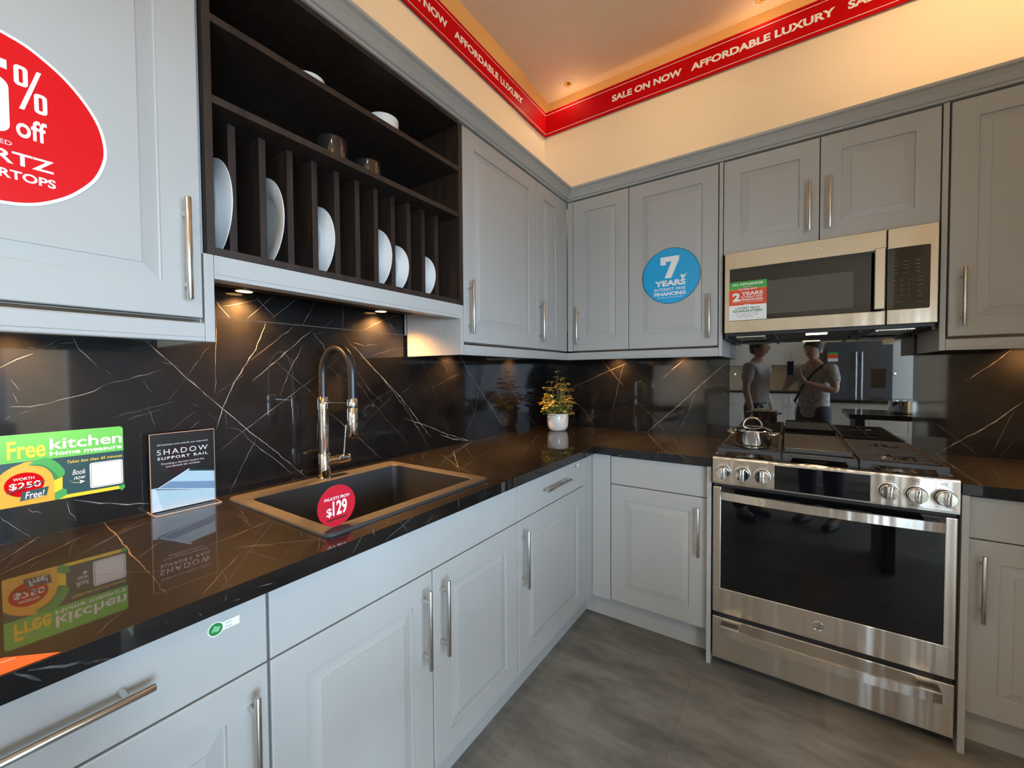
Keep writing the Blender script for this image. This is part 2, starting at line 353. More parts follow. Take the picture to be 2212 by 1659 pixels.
# wall cabinets on the sink wall
c = thing('wall_cabinet', 'grey wall cabinet with the oval red sticker, beside the plate rack', 'cabinet', (.17, -2.57, UB))
wall_body(FA, -2.872, -2.2700, UB, UT+.005, c); front(c, FA, -2.8705, -2.2686, UB, UT, UW, (-2.3055, 1.609))
b = MB(); b.fbox(FA, -2.2670, -2.2462, 1.4036, 1.6135, .004, UW, M_CAB, .0015); b.fbox(FA, -2.2690, -2.2600, 1.4036, UT+.003, .03, .3225, M_CAB); put('end_panel', b, c)
c = thing('wall_cabinet', 'tall single-door grey wall cabinet between plate rack and narrow corner door', 'cabinet', (.17, -1.03, UB))
wall_body(FA, -1.3325, -.7235, UB, UT+.005, c); front(c, FA, -1.331, -.7225, UB, UT, UW, (-1.3045, 1.609))
b = MB()
ed = [.0145, .025, .133, .2285, .324]
for i in range(4): b.box(ed[i]+(.0012 if i else 0), ed[i+1], -1.3520, -1.3335, 1.404, 1.6125, M_CAB, .0008)
b.box(.0145, .324, -1.3508, -1.3335, 1.405, 1.6115, M_CAB)
b.box(.3235, .346, -1.3520, -1.3335, 1.404, 1.6125, M_CAB, .001)
put('side_panel', b, c, label='grooved side panel hanging under the plate rack')
c = thing('wall_cabinet', 'narrow grey corner wall cabinet on the sink wall beside the inner corner', 'cabinet', (.17, -.57, UB))
wall_body(FA, -.7215, -.35, UB, UT+.005, c); front(c, FA, -.7205, -.4215, UB, UT, UW, (-.699, 1.609), g=.0015)
d = MB(); d.fbox(FA, -.4195, -.347, UB, UT, .3255, .3435, M_CAB, .001); put('filler_strip', d, c)
# wall cabinets on the range wall
c = thing('wall_cabinet', 'narrow grey wall cabinet on the range wall beside the inner corner', 'cabinet', (.54, -.17, UB))
wall_body(FB, .351, .7305, UB, UT+.005, c); front(c, FB, .3835, .7318, UB, UT, UW, (.4225, 1.609), g=.0015)
d = MB(); d.fbox(FB, .347, .382, UB, UT, .3255, .3435, M_CAB, .001); put('filler_strip', d, c)
c = thing('wall_cabinet', 'grey wall cabinet with the round blue financing sticker', 'cabinet', (.96, -.17, UB))
wall_body(FB, .7325, 1.1935, UB, UT+.005, c); front(c, FB, .7325, 1.1930, UB, UT, UW, (1.157, 1.609), g=.0015)
b = MB(); b.fbox(FB, 1.1965, 1.2135, 1.4036, UT+.003, .004, UW, M_CAB, .001); put('end_panel', b, c)
c = thing('wall_cabinet', 'short two-door grey wall cabinet above the microwave', 'cabinet', (1.6, -.17, 1.92))
wall_body(FB, 1.2150, 1.9905, 1.912, UT+.005, c, .3235); front(c, FB, 1.2155, 1.6030, 1.909, UT, UW, (1.5660, 2.069), g=.0015); front(c, FB, 1.6030, 1.9895, 1.909, UT, UW, (1.6385, 2.069), g=.0015)
c = thing('wall_cabinet', 'grey wall cabinet past the microwave, at the end of the range wall', 'cabinet', (2.25, -.17, UB))
wall_body(FB, 2.0115, 2.472, UB, UT+.005, c); front(c, FB, 2.0150, 2.4720, UB, UT, UW, (2.0535, 1.608), g=.0015)
b = MB(); b.fbox(FB, 1.9925, 2.0100, 1.4026, UT+.003, .004, UW, M_CAB, .001); put('end_panel', b, c)

def rail(name, label, fr, u0, u1, miter0=0, miter1=0):
    prof = [(.318, 1.447), (.318, 1.4036), (.344, 1.4036), (.3455, 1.406), (.3455, 1.4125), (.3437, 1.413), (.3437, 1.4138), (.3455, 1.4143), (.3455, 1.444), (.343, 1.4475)]
    b = MB(); n = len(prof)
    vs = [fr(u0+miter0*(w-.346), v, w) for w, v in prof]+[fr(u1+miter1*(w-.346), v, w) for w, v in prof]
    b.add(vs, [(i, (i+1) % n, n+(i+1) % n, n+i) for i in range(n)]+[tuple(range(n-1, -1, -1)), tuple(range(n, 2*n))], M_CAB)
    return b
put('light_rail', rail('', '', FA, -2.872, -2.268), label='grey light rail under the wall cabinet with the red sticker', cat='trim')
b = rail('', '', FA, -1.331, -.346, 0, -1); b2 = rail('', '', FB, .346, 1.1955, 1, 0)
b.add(b2.v, b2.f, M_CAB)
put('light_rail', b, label='grey L-shaped light rail under the corner wall cabinets', cat='trim')
put('light_rail', rail('', '', FB, 2.011, 2.472), label='grey light rail under the end wall cabinet past the microwave', cat='trim')

# cornice running round both walls
prof = [(.300, 2.3795), (.352, 2.3795), (.3545, 2.3815), (.3545, 2.388), (.3575, 2.3895), (.362, 2.391), (.3665, 2.397), (.376, 2.411), (.389, 2.426), (.4005, 2.4325), (.4005, 2.4435), (.300, 2.4435)]
b = MB(); n = len(prof); vs = []
for w, v in prof: vs.append((w, -2.9, v))
for w, v in prof: vs.append((w, -w, v))
for w, v in prof: vs.append((2.55, -w, v))
for k in range(2): b.add(vs, [(k*n+i, k*n+(i+1) % n, (k+1)*n+(i+1) % n, (k+1)*n+i) for i in range(n)], M_CAB)
b.add(vs, [tuple(range(n-1, -1, -1)), tuple(range(2*n, 3*n))], M_CAB)
b.box(.004, .3, -2.9, -.3, 2.380, 2.40, M_CAB); b.box(.3, 2.55, -.3, -.004, 2.380, 2.40, M_CAB)
put('cornice', b, label='moulded grey cornice running along the tops of all wall cabinets', cat='trim')

# ------------------------------------------------------------------ plate rack
c = thing('plate_rack', 'dark wood open plate rack with two shelves and upright dividers', 'rack', (.17, -1.8, 1.612))
Y0, Y1 = -2.2440, -1.3560
b = MB(); b.box(.014, UW, -2.2586, Y0+.0022, 1.614, 2.372, M_WOOD, .0008); put('side_panel', b, c)
b = MB(); b.box(.014, UW, Y1, -1.3345, 1.614, 2.372, M_WOOD, .0008)
for z in (2.155, 2.19, 2.21, 2.12): b.box(.3, .3028, Y1-.0006, Y1+.001, z, z+.0028, M_GREYP)
put('side_panel', b, c)
b = MB(); b.box(.013, .02, Y0, Y1, 1.633, 2.36, M_WOOD); put('back_panel', b, c)
b = MB(); b.box(.014, UW, Y0, Y1, 2.362, 2.378, M_WOOD); put('top_panel', b, c)
b = MB(); b.box(.014, UW, Y0, Y1, 1.614, 1.6325, M_WOOD, .0008); put('bottom_panel', b, c)
for z0, z1 in ((2.1685, 2.187), (1.9775, 1.996)):
    b = MB(); b.box(.02, UW, Y0+.0003, Y1-.0003, z0, z1, M_WOOD, .0008); put('shelf', b, c)
for k in range(1, 12):
    y = -2.2415-.009+.0753*k; b = MB(); b.box(.02, .28, y-.009, y+.009, 1.6325, 1.9775, M_WOOD, .0006); put('divider', b, c)
b = MB(); b.box(.30, .346, -2.2455, -1.3335-.0005-.018, 1.5560, 1.6135, M_CAB, .0015); b.box(.3455, .3463, -2.2455, -1.3520, 1.567, 1.5675, M_CABEDGE); put('front_rail', b, c, label='grey painted rail under the rack')
b = MB(); b.box(.02, .30, -2.2455, -1.3525, 1.600, 1.613, M_WOOD); put('underside_panel', b, c)

# plates in the rack
def plate(r, deep=.018):
    prof = [(0, .004), (r*.52, .004), (r*.58, .006), (r*.66, .0125), (r*.97, .0175), (r, .0185), (r, .0205), (r*.97, .0205), (r*.67, .0158), (r*.6, .010), (r*.55, .0075), (0, .0072)]
    return [(max(q, 1e-7), h) for q, h in prof]
for n, (y, xf, r, tilt) in enumerate([(-2.206, .330, .135, .05), (-2.058, .327, .134, .06), (-1.908, .302, .122, .05), (-1.683, .302, .118, .05), (-1.607, .305, .094, .05), (-1.457, .296, .092, .05)]):
    cx, cz = xf-r, 1.6335+r
    b = MB(); sgn = -1 if n == 1 else 1
    b.lathe(plate(r), None, M_CHINA, 56, fr=lambda p, q, h: (p, sgn*(h-.010)+q*.0+.0, q))
    b.f = [f[::sgn] for f in b.f] if sgn == 1 else [f[::-1] for f in b.f][:]
    me_lbl = ['large white plate in the first slot of the plate rack, beside the side panel', 'large white plate turned with its rim and well to the room, third rack slot', 'white plate in the fifth slot of the plate rack, alone between empty slots',
              'white dinner plate in the eighth rack slot, next to a smaller plate', 'small white plate in the ninth rack slot, next to a dinner plate', 'smallest-looking white plate in the eleventh rack slot, nearest the corner cabinets'][n]
    o = put('plate', b, label=me_lbl, cat='plate', group='white plates standing in the rack')
    o.location = (cx, y, cz+.0005)
    bpy.context.view_layer.update()
# bowls and tumblers on the shelves
def bowl(name, c, r, h, label, m=M_CHINA):
    b = MB(); b.lathe([(1e-7, .004), (r*.45, .004), (r*.48, 0), (r*.55, 0), (r*.62, .006), (r*.86, h*.34), (r*.98, h*.72), (r, h), (r*.97, h), (r*.94, h*.72), (r*.82, h*.36), (r*.5, .012), (1e-7, .010)], (0, 0, 0), m, 40)
    o = put(name, b, label=label, cat='bowl'); o.location = c; return o
bowl('bowl', (.205, -1.918, 2.1873), .048, .082, 'white bowl on the top shelf above the middle of the plate rack')
bowl('bowl', (.215, -1.635, 2.1873), .058, .092, 'white round bowl on the top shelf nearer the corner cabinets')
for x, y, r, h, l in ((.20, -1.836, .050, .119, 'tall smoked tumbler on the lower rack shelf'), (.20, -1.694, .048, .101, 'shorter smoked tumbler on the lower rack shelf, nearer the corner')):
    b = MB(); b.lathe([(1e-7, 0), (r*.82, 0), (r*.86, .004), (r, h*.6), (r*1.0, h), (r*.96, h), (r*.95, h*.6), (r*.8, .01), (1e-7, .008)], (0, 0, 0), M_SMOKE, 40)
    o = put('tumbler', b, label=l, cat='cup', group='tumblers on the lower rack shelf'); o.location = (x, y, 1.9963)

# ------------------------------------------------------------------ base cabinets
c = thing('base_cabinet', 'grey drawer-and-door base cabinet beside the sink cabinet, cutlery sticker on its drawer', 'cabinet', (.31, -2.57, 0))
base_body(FA, -2.872, -2.2725, c); front(c, FA, -2.872, -2.2718, ZD, ZB1, WB, (-2.571, .828, False), True, 'drawer'); front(c, FA, -2.872, -2.2718, ZB0, ZD, WB, (-2.3085, .595))
c = thing('sink_cabinet', 'grey two-door base cabinet under the black sink', 'cabinet', (.31, -1.81, 0))
base_body(FA, -2.2710, -1.3545, c, top=.72); front(c, FA, -2.2706, -1.3555, ZD, ZB1, WB, None, True, 'false_drawer_front')
front(c, FA, -2.2706, -1.8140, ZB0, ZD, WB, (-1.8560, .5965)); front(c, FA, -1.8140, -1.3555, ZB0, ZD, WB, (-1.7815, .5950))
c = thing('base_cabinet', 'grey drawer-and-door base cabinet on the sink wall beside the inner corner', 'cabinet', (.31, -1.04, 0))
base_body(FA, -1.3530, -.7380, c); front(c, FA, -1.3543, -.7360, ZD, ZB1, WB, (-1.064, .8275, False), True, 'drawer'); front(c, FA, -1.3543, -.7360, ZB0, ZD, WB, (-1.3290, .5955))
b = MB(); b.fbox(FA, -.7335, -.6285, ZB0-.005, ZT0-.002, WB-.022, WB-.0015, M_CAB, .001); put('filler_strip', b, c)
c = thing('base_cabinet', 'grey base cabinet with a flat drawer front between inner corner and range', 'cabinet', (.95, -.31, 0))
base_body(FB, .66, 1.1915, c); front(c, FB, .7315, 1.1915, ZD, ZB1, WB, None, True, 'drawer'); front(c, FB, .7315, 1.1915, ZB0, ZD, WB, (1.1575, .5885))
b = MB(); b.fbox(FB, .6295, .7295, ZB0-.005, ZT0-.002, WB-.022, WB-.0015, M_CAB, .001); put('filler_strip', b, c)
c = thing('base_cabinet', 'beige-looking grey base cabinet past the range, at the end of the range wall', 'cabinet', (2.24, -.31, 0))
base_body(FB, 2.0110, 2.472, c); front(c, FB, 2.0110, 2.472, ZD, ZB1, WB, None, True, 'drawer'); front(c, FB, 2.0110, 2.472, ZB0, ZD, WB, (2.0440, .586))
for x0, x1, l in ((1.1940, 1.2130, 'grey upright end panel between the base cabinet and the steel range, corner side'), (1.9885, 2.0070, 'grey upright end panel between the range and the end base cabinet')):
    b = MB(); b.fbox(FB, x0, x1, 0.0005, ZT0-.001, .014, .662, M_CAB, .001); put('end_panel', b, label=l, cat='panel')
b = MB(); b.fbox(FA, -2.87, -.552, 0.0005, ZB0-.004, .549, .567, M_CAB); put('plinth', b, label='grey plinth board along the floor under the sink-wall base cabinets', cat='plinth')
b = MB(); b.fbox(FB, .5675, 1.1930, 0.0005, ZB0-.004, .549, .567, M_CAB); put('plinth', b, label='grey plinth board along the floor from the inner corner to the range', cat='plinth')
b = MB(); b.fbox(FB, 2.0080, 2.472, 0.0005, ZB0-.004, .549, .567, M_CAB); put('plinth', b, label='grey plinth board under the end base cabinet past the range', cat='plinth')

# ------------------------------------------------------------------ stone: worktops and splashbacks
V_A = [[0.0015,(-1.9696,1.5045),(-2.0048,1.4106),(-2.0724,1.2979),(-2.1061,1.2186),(-2.1267,1.149)],[(-1.8682,1.5019),(-1.9482,1.4373),(-2.0245,1.3692)],[0.0013,(-1.7958,1.502),(-1.9198,1.3898),(-2.0179,1.3024)],[0.0014,(-2.1562,1.2705),(-2.0424,1.1475),(-1.9389,1.0464),(-1.8409,0.9389)],[(-1.7785,1.3276),(-1.911,1.232),(-2.0426,1.1418),(-2.1187,1.0819)],[(-2.088,1.1556),(-2.0606,1.1439),(-2.0224,1.0955),(-1.9453,1.0229),(-1.8919,0.9626)],[(-2.0085,1.1112),(-2.0447,1.0409),(-2.0927,0.9425)],[(-1.8406,1.4372),(-1.8903,1.3406),(-1.9287,1.2484)],[(-1.6794,1.5019),(-1.6411,1.4482),(-1.5758,1.393),(-1.5062,1.3265),(-1.422,1.2391),(-1.3416,1.1452),(-1.2775,1.0553),(-1.1979,0.9408)],[0.0014,(-1.625,1.4419),(-1.5675,1.3785),(-1.488,1.3111),(-1.3822,1.2131),(-1.2878,1.1071),(-1.2203,1.0313),(-1.1849,1.0005)],[(-1.7458,1.1781),(-1.6868,1.1242),(-1.624,1.0667),(-1.557,1.0055),(-1.4947,0.9416)],[0.0016,(-1.3632,1.1143),(-1.2079,1.0603),(-1.0837,1.0052),(-0.9091,0.9487)],[(-2.1167,1.4927),(-2.1215,1.3836),(-2.1279,1.2638)],[(-1.6329,1.4558),(-1.5748,1.4445),(-1.5038,1.4558)],[(-0.9679,1.4191),(-0.9032,1.3531)],[(-1.8029,1.4851),(-1.7622,1.4382),(-1.7484,1.4086)],[0.0017,(-2.4395,1.0095),(-2.3914,0.9902),(-2.3593,0.977),(-2.2935,0.9615)],[(-2.5563,1.0016),(-2.547,0.9851),(-2.5253,0.9584),(-2.5116,0.9398)],[(-2.4525,1.0108),(-2.4461,0.9794),(-2.4364,0.9551)],[(-2.515,1.0113),(-2.5088,0.9995),(-2.4931,0.993)],[0.0013,(-2.2913,1.4248),(-2.2651,1.3928),(-2.2299,1.3539),(-2.1976,1.316),(-2.1663,1.2794),(-2.1199,1.2309)],[(-2.431,1.4232),(-2.4214,1.394),(-2.3886,1.3493)],[(-2.5478,1.3431),(-2.5229,1.364),(-2.4969,1.3787)],[(-2.3768,1.3002),(-2.34,1.3099),(-2.3093,1.3229),(-2.253,1.3394)],[(-2.5373,1.2521),(-2.5062,1.2522),(-2.4748,1.2572),(-2.4416,1.2698),(-2.3956,1.2853),(-2.3768,1.3002)],[0.0013,(-0.9646,1.4205),(-0.9084,1.3461),(-0.8004,1.2354),(-0.6833,1.1154),(-0.5263,0.9465)],[(-0.7273,1.363),(-0.8004,1.2354),(-0.8398,1.1033),(-0.9371,0.9744)],[(-0.5071,1.2689),(-0.4133,1.1678),(-0.2612,1.0275),(-0.1128,0.9252)],[0.002,(-1.1296,1.0104),(-1.0265,0.9714),(-0.8666,0.9378)]]
V_AF = [[(-1.6897,1.3691),(-1.6034,1.276),(-1.5444,1.2068),(-1.4632,1.1161),(-1.3546,1.0068),(-1.3127,0.9423)],[(-1.9494,1.3828),(-1.8907,1.3218),(-1.8209,1.2626),(-1.7875,1.2281)],[(-1.6892,1.3969),(-1.7786,1.3243)],[(-0.9035,1.3337),(-1.0792,1.2883),(-1.1808,1.2507)],[(-2.099,1.2125),(-2.0979,1.1511)],[(-1.4322,1.2237),(-1.5811,1.113)],[(-1.81,1.4715),(-1.754,1.489)],[(-1.6187,1.3414),(-1.5524,1.2521),(-1.4807,1.1952)],[(-1.7556,1.4083),(-1.6838,1.2783)],[(-1.1659,1.413),(-1.0378,1.38)],[(-1.6056,1.1594),(-1.5081,1.2199),(-1.4217,1.2549)],[(-1.2602,1.4101),(-1.1922,1.2903),(-1.1451,1.1738)],[(-1.5496,1.4012),(-1.4185,1.4368),(-1.2013,1.4639)],[(-2.0385,1.3287),(-2.1241,1.2636)],[(-1.6465,1.17),(-1.6627,1.1536)],[(-1.307,1.2758),(-1.3819,1.2293)],[(-1.8112,1.4127),(-1.7279,1.3411),(-1.6443,1.2843)],[(-1.1209,1.1092),(-1.0572,1.0018)],[(-2.4875,1.3862),(-2.4547,1.4143)],[(-2.5042,1.3948),(-2.492,1.3919)],[(-2.4715,1.3928),(-2.4567,1.3996)],[(-2.374,1.3391),(-2.3611,1.3234)],[(-2.2149,1.2929),(-2.1975,1.3219),(-2.1321,1.4258)],[(-2.2173,1.29),(-2.2438,1.2478)],[(-2.3657,1.2106),(-2.3321,1.2209),(-2.2905,1.2313),(-2.2253,1.2496)],[(-2.2923,1.2425),(-2.2844,1.2169),(-2.2755,1.1796)],[(-2.3365,1.2025),(-2.2908,1.2174),(-2.2579,1.2246)],[(-2.192,1.2417),(-2.1675,1.225)],[(-2.15,1.2085),(-2.1211,1.1811)],[(-2.1753,1.2166),(-2.2365,1.1665)],[(-2.1659,1.1856),(-2.1938,1.1615)],[(-2.5231,1.2349),(-2.4988,1.2422)],[(-2.5437,1.223),(-2.5348,1.2336)],[(-2.5342,1.3159),(-2.5202,1.2902)],[(-2.5321,1.2861),(-2.5239,1.2604)],[(-2.2569,1.362),(-2.2344,1.3567),(-2.2137,1.3454)],[(-2.2992,1.3118),(-2.2787,1.2752)],[(-2.455,1.4045),(-2.428,1.4085)],[(-0.3779,1.3844),(-0.5971,1.2368),(-0.7501,1.1446)],[(-1.1254,1.2713),(-0.9316,1.346)],[(-0.2033,1.3487),(-0.0506,1.2193)],[(-1.1035,1.3879),(-1.0633,1.3311)],[(-0.5508,1.4077),(-0.5963,1.2963)],[(-0.7896,1.0992),(-0.6404,1.2046)],[(-0.7111,1.0763),(-0.7785,0.9696)],[(-1.0337,1.1997),(-0.956,1.2408)],[(-0.8752,1.176),(-0.8525,1.073)],[(-0.205,1.1858),(-0.0519,1.079)]]
V_AU = [[(-1.9987,1.5879),(-1.9765,1.5627),(-1.9379,1.5261)],[(-2.0984,1.5426),(-2.0537,1.5582),(-1.9914,1.5789)],[(-2.1192,1.5623),(-2.105,1.5418),(-2.079,1.5088)],[(-1.9322,1.6062),(-1.9843,1.5576),(-2.028,1.5103)],[(-1.7875,1.6083),(-1.812,1.5578),(-1.8404,1.5081)],[(-1.8562,1.6071),(-1.9128,1.5543),(-1.948,1.5209)],[(-1.3841,1.5978),(-1.4787,1.5632),(-1.5782,1.5101)],[(-1.6718,1.5986),(-1.6763,1.5067)],[(-1.4652,1.5938),(-1.4065,1.5079)],[(-1.7148,1.5435),(-1.7482,1.5122)],[(-1.6403,1.5392),(-1.6184,1.5141)]]
V_B = [[0.0013,(0.4326,1.4055),(0.5098,1.3211),(0.5848,1.2347)],[0.0014,(0.6573,1.4048),(0.4423,1.3169),(0.2065,1.2156)],[(0.5939,1.4063),(0.5569,1.2708),(0.5097,1.0587)],[0.0014,(0.9589,1.3977),(0.8873,1.3316),(0.8176,1.2676)],[0.0021,(1.2037,1.384),(1.1183,1.3054),(1.0444,1.2319),(0.9363,1.121),(0.8391,1.0312),(0.7374,0.9373)],[(1.063,1.273),(1.0142,1.1571),(0.9914,1.0815),(0.929,0.9433)],[(0.6666,1.1376),(0.7716,1.0449),(0.8641,0.9382)],[(0.2009,1.1421),(0.301,1.0584),(0.3924,0.9396)],[0.0016,(2.2894,1.4102),(2.2208,1.3393),(2.1507,1.2725)],[0.0022,(2.3261,1.1902),(2.2574,1.1098),(2.1986,1.0517),(2.1374,1.0014),(2.0665,0.9379)],[(2.0458,1.0925),(2.1374,1.0039),(2.2004,0.9395)],[(2.3002,1.146),(2.2589,1.0219),(2.2323,0.9405)],[0.0012,(1.7683,1.3182),(1.5906,1.2454),(1.4911,1.2013)],[(1.7043,1.4712),(1.7638,1.4066)],[(1.5386,1.127),(1.5921,1.0921),(1.6517,1.0448)],[(1.2598,1.4425),(1.22,1.4084)]]
V_BF = [[(0.9756,1.1309),(0.9366,1.0283),(0.9008,0.9411)],[(0.238,1.0068),(0.1787,0.9395)],[(0.4226,1.214),(0.3524,1.0893)],[(0.8134,1.246),(0.7193,1.2803)],[(0.5287,1.0228),(0.4712,0.9731)],[(0.6576,1.1641),(0.6533,0.9579)],[(0.5849,1.0441),(0.4906,0.965)],[(0.6576,1.1283),(0.5663,1.0796)],[(1.1543,1.3372),(1.1971,1.3131)],[(1.0595,1.228),(1.1975,1.2577)],[(0.4421,1.0555),(0.342,0.9935),(0.2695,0.9407)],[(1.155,1.2254),(1.2051,1.1708)],[(2.3283,1.0613),(2.2946,1.0056),(2.2634,0.9439)],[(2.123,1.2546),(2.1511,1.2449)],[(1.4961,1.0871),(1.4367,1.0113)]]
V_TOP = [[0.0015,(0.0065,-2.3875),(0.1587,-2.3936),(0.3243,-2.4044),(0.4731,-2.4118)],[(0.0002,-2.4972),(0.0746,-2.538),(0.1321,-2.5682)],[(0.0779,-2.4279),(0.1481,-2.5001),(0.2244,-2.5755)],[(0.367,-2.1383),(0.3863,-2.2326),(0.4113,-2.2964)],[(0.5199,-2.2761),(0.5904,-2.3424),(0.6442,-2.385)],[(0.1754,-0.4126),(0.3555,-0.8207),(0.4317,-1.0133)],[(0.0121,-0.8812),(0.1606,-1.2036),(0.2041,-1.2882)],[0.002,(0.0889,-1.1247),(0.2754,-1.3121),(0.4227,-1.4563)],[(0.3043,-0.0308),(0.5283,-0.2635),(0.6449,-0.3768)],[(0.6653,-0.421),(0.6546,-0.6341)],[0.0014,(0.7369,0.0017),(0.9262,-0.4646),(1.0171,-0.6451)],[(0.9236,-0.0843),(1.047,-0.5241)],[(0.4086,-2.2667),(0.3859,-2.2096),(0.3481,-2.1248)],[(0.1049,-1.2329),(0.3716,-1.4062),(0.4976,-1.4619)],[(0.4682,-2.2645),(0.5219,-2.2092),(0.5868,-2.133)]]
V_TOPF = [[(0.0549,-2.3116),(0.1301,-2.3876),(0.1925,-2.4289)],[(0.5961,-2.4774),(0.6168,-2.5013),(0.6454,-2.5213)],[(0.5357,-2.2042),(0.4944,-2.242),(0.4761,-2.2749)],[(0.3549,-2.4035),(0.2857,-2.3456)],[(0.4731,-2.4118),(0.592,-2.4195)],[(0.3795,-2.4734),(0.4555,-2.4073),(0.5141,-2.3437)],[(0.234,-2.1638),(0.361,-2.1845)],[(0.1047,-1.2387),(0.3302,-1.3731),(0.48,-1.4458)],[(0.6627,-0.0436),(0.6653,-0.421)],[(0.2314,-0.9455),(0.2923,-1.1592),(0.3878,-1.3957)],[(0.0588,-1.0059),(0.3237,-1.2476)],[(0.4908,-1.2403),(0.645,-1.3405)],[(0.2315,-0.0751),(0.3673,-0.2949)],[(0.8405,-0.0047),(1.0374,0.0496)],[(0.735,-0.3211),(0.7925,-0.1651)],[(0.5038,-2.1326),(0.5352,-2.1491)],[(0.5726,-2.1246),(0.6517,-2.1787)],[(0.5796,-2.1994),(0.6063,-2.2238)],[(0.201,-2.1421),(0.3598,-2.1871)],[(0.0026,-1.3154),(0.1115,-1.4289)],[(0.0376,-1.2753),(0.1345,-1.3834)],[(0.4066,-1.3839),(0.3385,-1.4003)],[(0.6372,-1.9857),(0.6234,-1.9624)]]
V_TOPR = [[0.0012,(2.0641,-0.0114),(2.0455,-0.2824),(2.0311,-0.5076),(2.0277,-0.6186)]]
V_EDGE = [[0.0022,(-2.5853,0.9334),(-2.5659,0.9242),(-2.538,0.9121),(-2.5245,0.907),(-2.5047,0.8992)],[0.002,(-2.5984,0.936),(-2.5873,0.9246),(-2.5747,0.9102)],[(-2.342,0.9112),(-2.331,0.9098)],[(-2.3568,0.917),(-2.3545,0.9257)],[(-2.3952,0.9141),(-2.3914,0.9075)],[(-2.3009,0.9165),(-2.269,0.9131)],[(-2.4406,0.9212),(-2.4372,0.9172)],[(-1.7286,0.9389),(-1.7263,0.9032)],[(-1.587,0.9402),(-1.6011,0.9057)],[(-1.9087,0.9378),(-2.0029,0.9051)],[(-1.9541,0.938),(-1.9292,0.9)],[(-2.0646,0.9416),(-2.0959,0.9077)],[(-1.831,0.9184),(-1.8654,0.9037)],[(-2.0396,0.9457),(-2.0363,0.9291)]]
V_EDGEB = [[(1.0631,0.9408),(1.1284,0.9163)],[(0.9762,0.9447),(1.051,0.9331)],[(0.8579,0.9394),(0.9115,0.9314)],[(1.1284,0.9163),(1.0932,0.9058)]]
SKX0, SKX1, SKY0, SKY1 = .080, .585, -2.105, -1.512
b = MB()
b.grid_solid([.0005, SKX0, SKX1, .658, 1.2135], [-2.9, SKY0, SKY1, -.658, -.0005], ZT0, ZT,
             lambda x, y: (x < .658 or y > -.658) and not (SKX0 < x < SKX1 and SKY0 < y < SKY1), M_TOP)
b.veins(V_TOP, FZ, ZT+.00015, M_TVEIN, .0009); b.veins(V_TOPF, FZ, ZT+.00012, M_FINE, .0008)
b.veins(V_EDGE, FA, .65815, M_FINE, .0016)
b.veins(V_EDGEB, FB, .65815, M_FINE, .0014)
b.box(.6575, .6582, -.8075, -.8065, ZT0, ZT, M_PBLACK)
o = put('worktop', b, label='polished black marble L-shaped worktop holding the sink', cat='worktop')
md = o.modifiers.new('bevel', 'BEVEL'); md.width = .0015; md.segments = 2; md.limit_method = 'ANGLE'
b = MB(); b.box(1.9885, 2.5, -.658, -.0005, ZT0, ZT, M_TOP); b.veins(V_TOPR, FZ, ZT+.00015, M_TVEIN)
o = put('worktop', b, label='polished black marble worktop past the range, under the end wall cabinet', cat='worktop')
md = o.modifiers.new('bevel', 'BEVEL'); md.width = .0015; md.segments = 2; md.limit_method = 'ANGLE'
b = MB(); b.box(-.011, 0, -2.9, 0, ZT+.0005, 1.5055, M_STONE)
b.veins(V_A, FA, .00018, M_VEIN); b.veins(V_AF, FA, .00014, M_FINE)
put('splashback', b, label='black marble splashback with white veins behind the sink and tap', cat='splashback')
b = MB(); b.box(-.011, -.0022, -2.2480, -1.3520, 1.507, 1.612, M_STONE); b.veins(V_AU, FA, -.0021, M_VEIN)
put('splashback', b, label='low black marble strip above the sink splashback, under the plate rack', cat='splashback')
b = MB(); b.box(.0005, 2.55, 0, .011, ZT+.0005, 1.62, M_STONE)
b.veins(V_B, FB, .00018, M_VEIN); b.veins(V_BF, FB, .00014, M_FINE)
put('splashback', b, label='black marble splashback with white veins along the range wall', cat='splashback')
c = thing('glass_splashback', 'clear shiny glass panel on the marble behind the range', 'splashback', (1.596, -.006, .94))
b = MB(); b.box(1.2125, 1.9815, -.0075, -.0015, ZT+.001, 1.56, M_GLASSP, .0008); put('glass', b, c)
for x, z in ((1.2425, 1.309), (1.9157, 1.309)):
    b = MB(); b.lathe([(1e-7, .0055), (.0055, .005), (.0068, .003), (.007, 0), (1e-7, 0)][::-1], None, M_CHROME, 20, fr=lambda p, q, h, x=x, z=z: (x+p, -.0076-h, z+q)); put('fixing', b, c)

# ------------------------------------------------------------------ sink and tap
def rrect(x0, x1, y0, y1, r, n=6):
    P = []
    for cx, cy, a in ((x1-r, y1-r, 0), (x0+r, y1-r, 90), (x0+r, y0+r, 180), (x1-r, y0+r, 270)):
        for i in range(n+1): t = math.radians(a+90*i/n); P.append((cx+r*math.cos(t), cy+r*math.sin(t)))
    return P
c = thing('kitchen_sink', 'black granite-composite single bowl sink set into the worktop', 'sink', (.33, -1.81, .74))
rings = [(rrect(.0585, .6015, -2.1265, -1.4915, .028), ZT+.0003), (rrect(.0585, .6015, -2.1265, -1.4915, .028), ZT+.0055), (rrect(.0615, .5985, -2.1235, -1.4945, .025), ZT+.0085),
         (rrect(.126, .557, -2.090, -1.526, .022), ZT+.0085), (rrect(.130, .553, -2.086, -1.530, .022), ZT+.004), (rrect(.128, .555, -2.088, -1.528, .024), .77), (rrect(.150, .533, -2.066, -1.550, .03), .752), (rrect(.20, .48, -2.0, -1.62, .03), .748)]
b = MB(); vs = []; n = 28
for P, z in rings: vs += [(x, y, z) for x, y in P]
fs = [(k*n+i, k*n+(i+1) % n, (k+1)*n+(i+1) % n, (k+1)*n+i) for k in range(len(rings)-1) for i in range(n)]+[tuple((len(rings)-1)*n+i for i in range(n))]
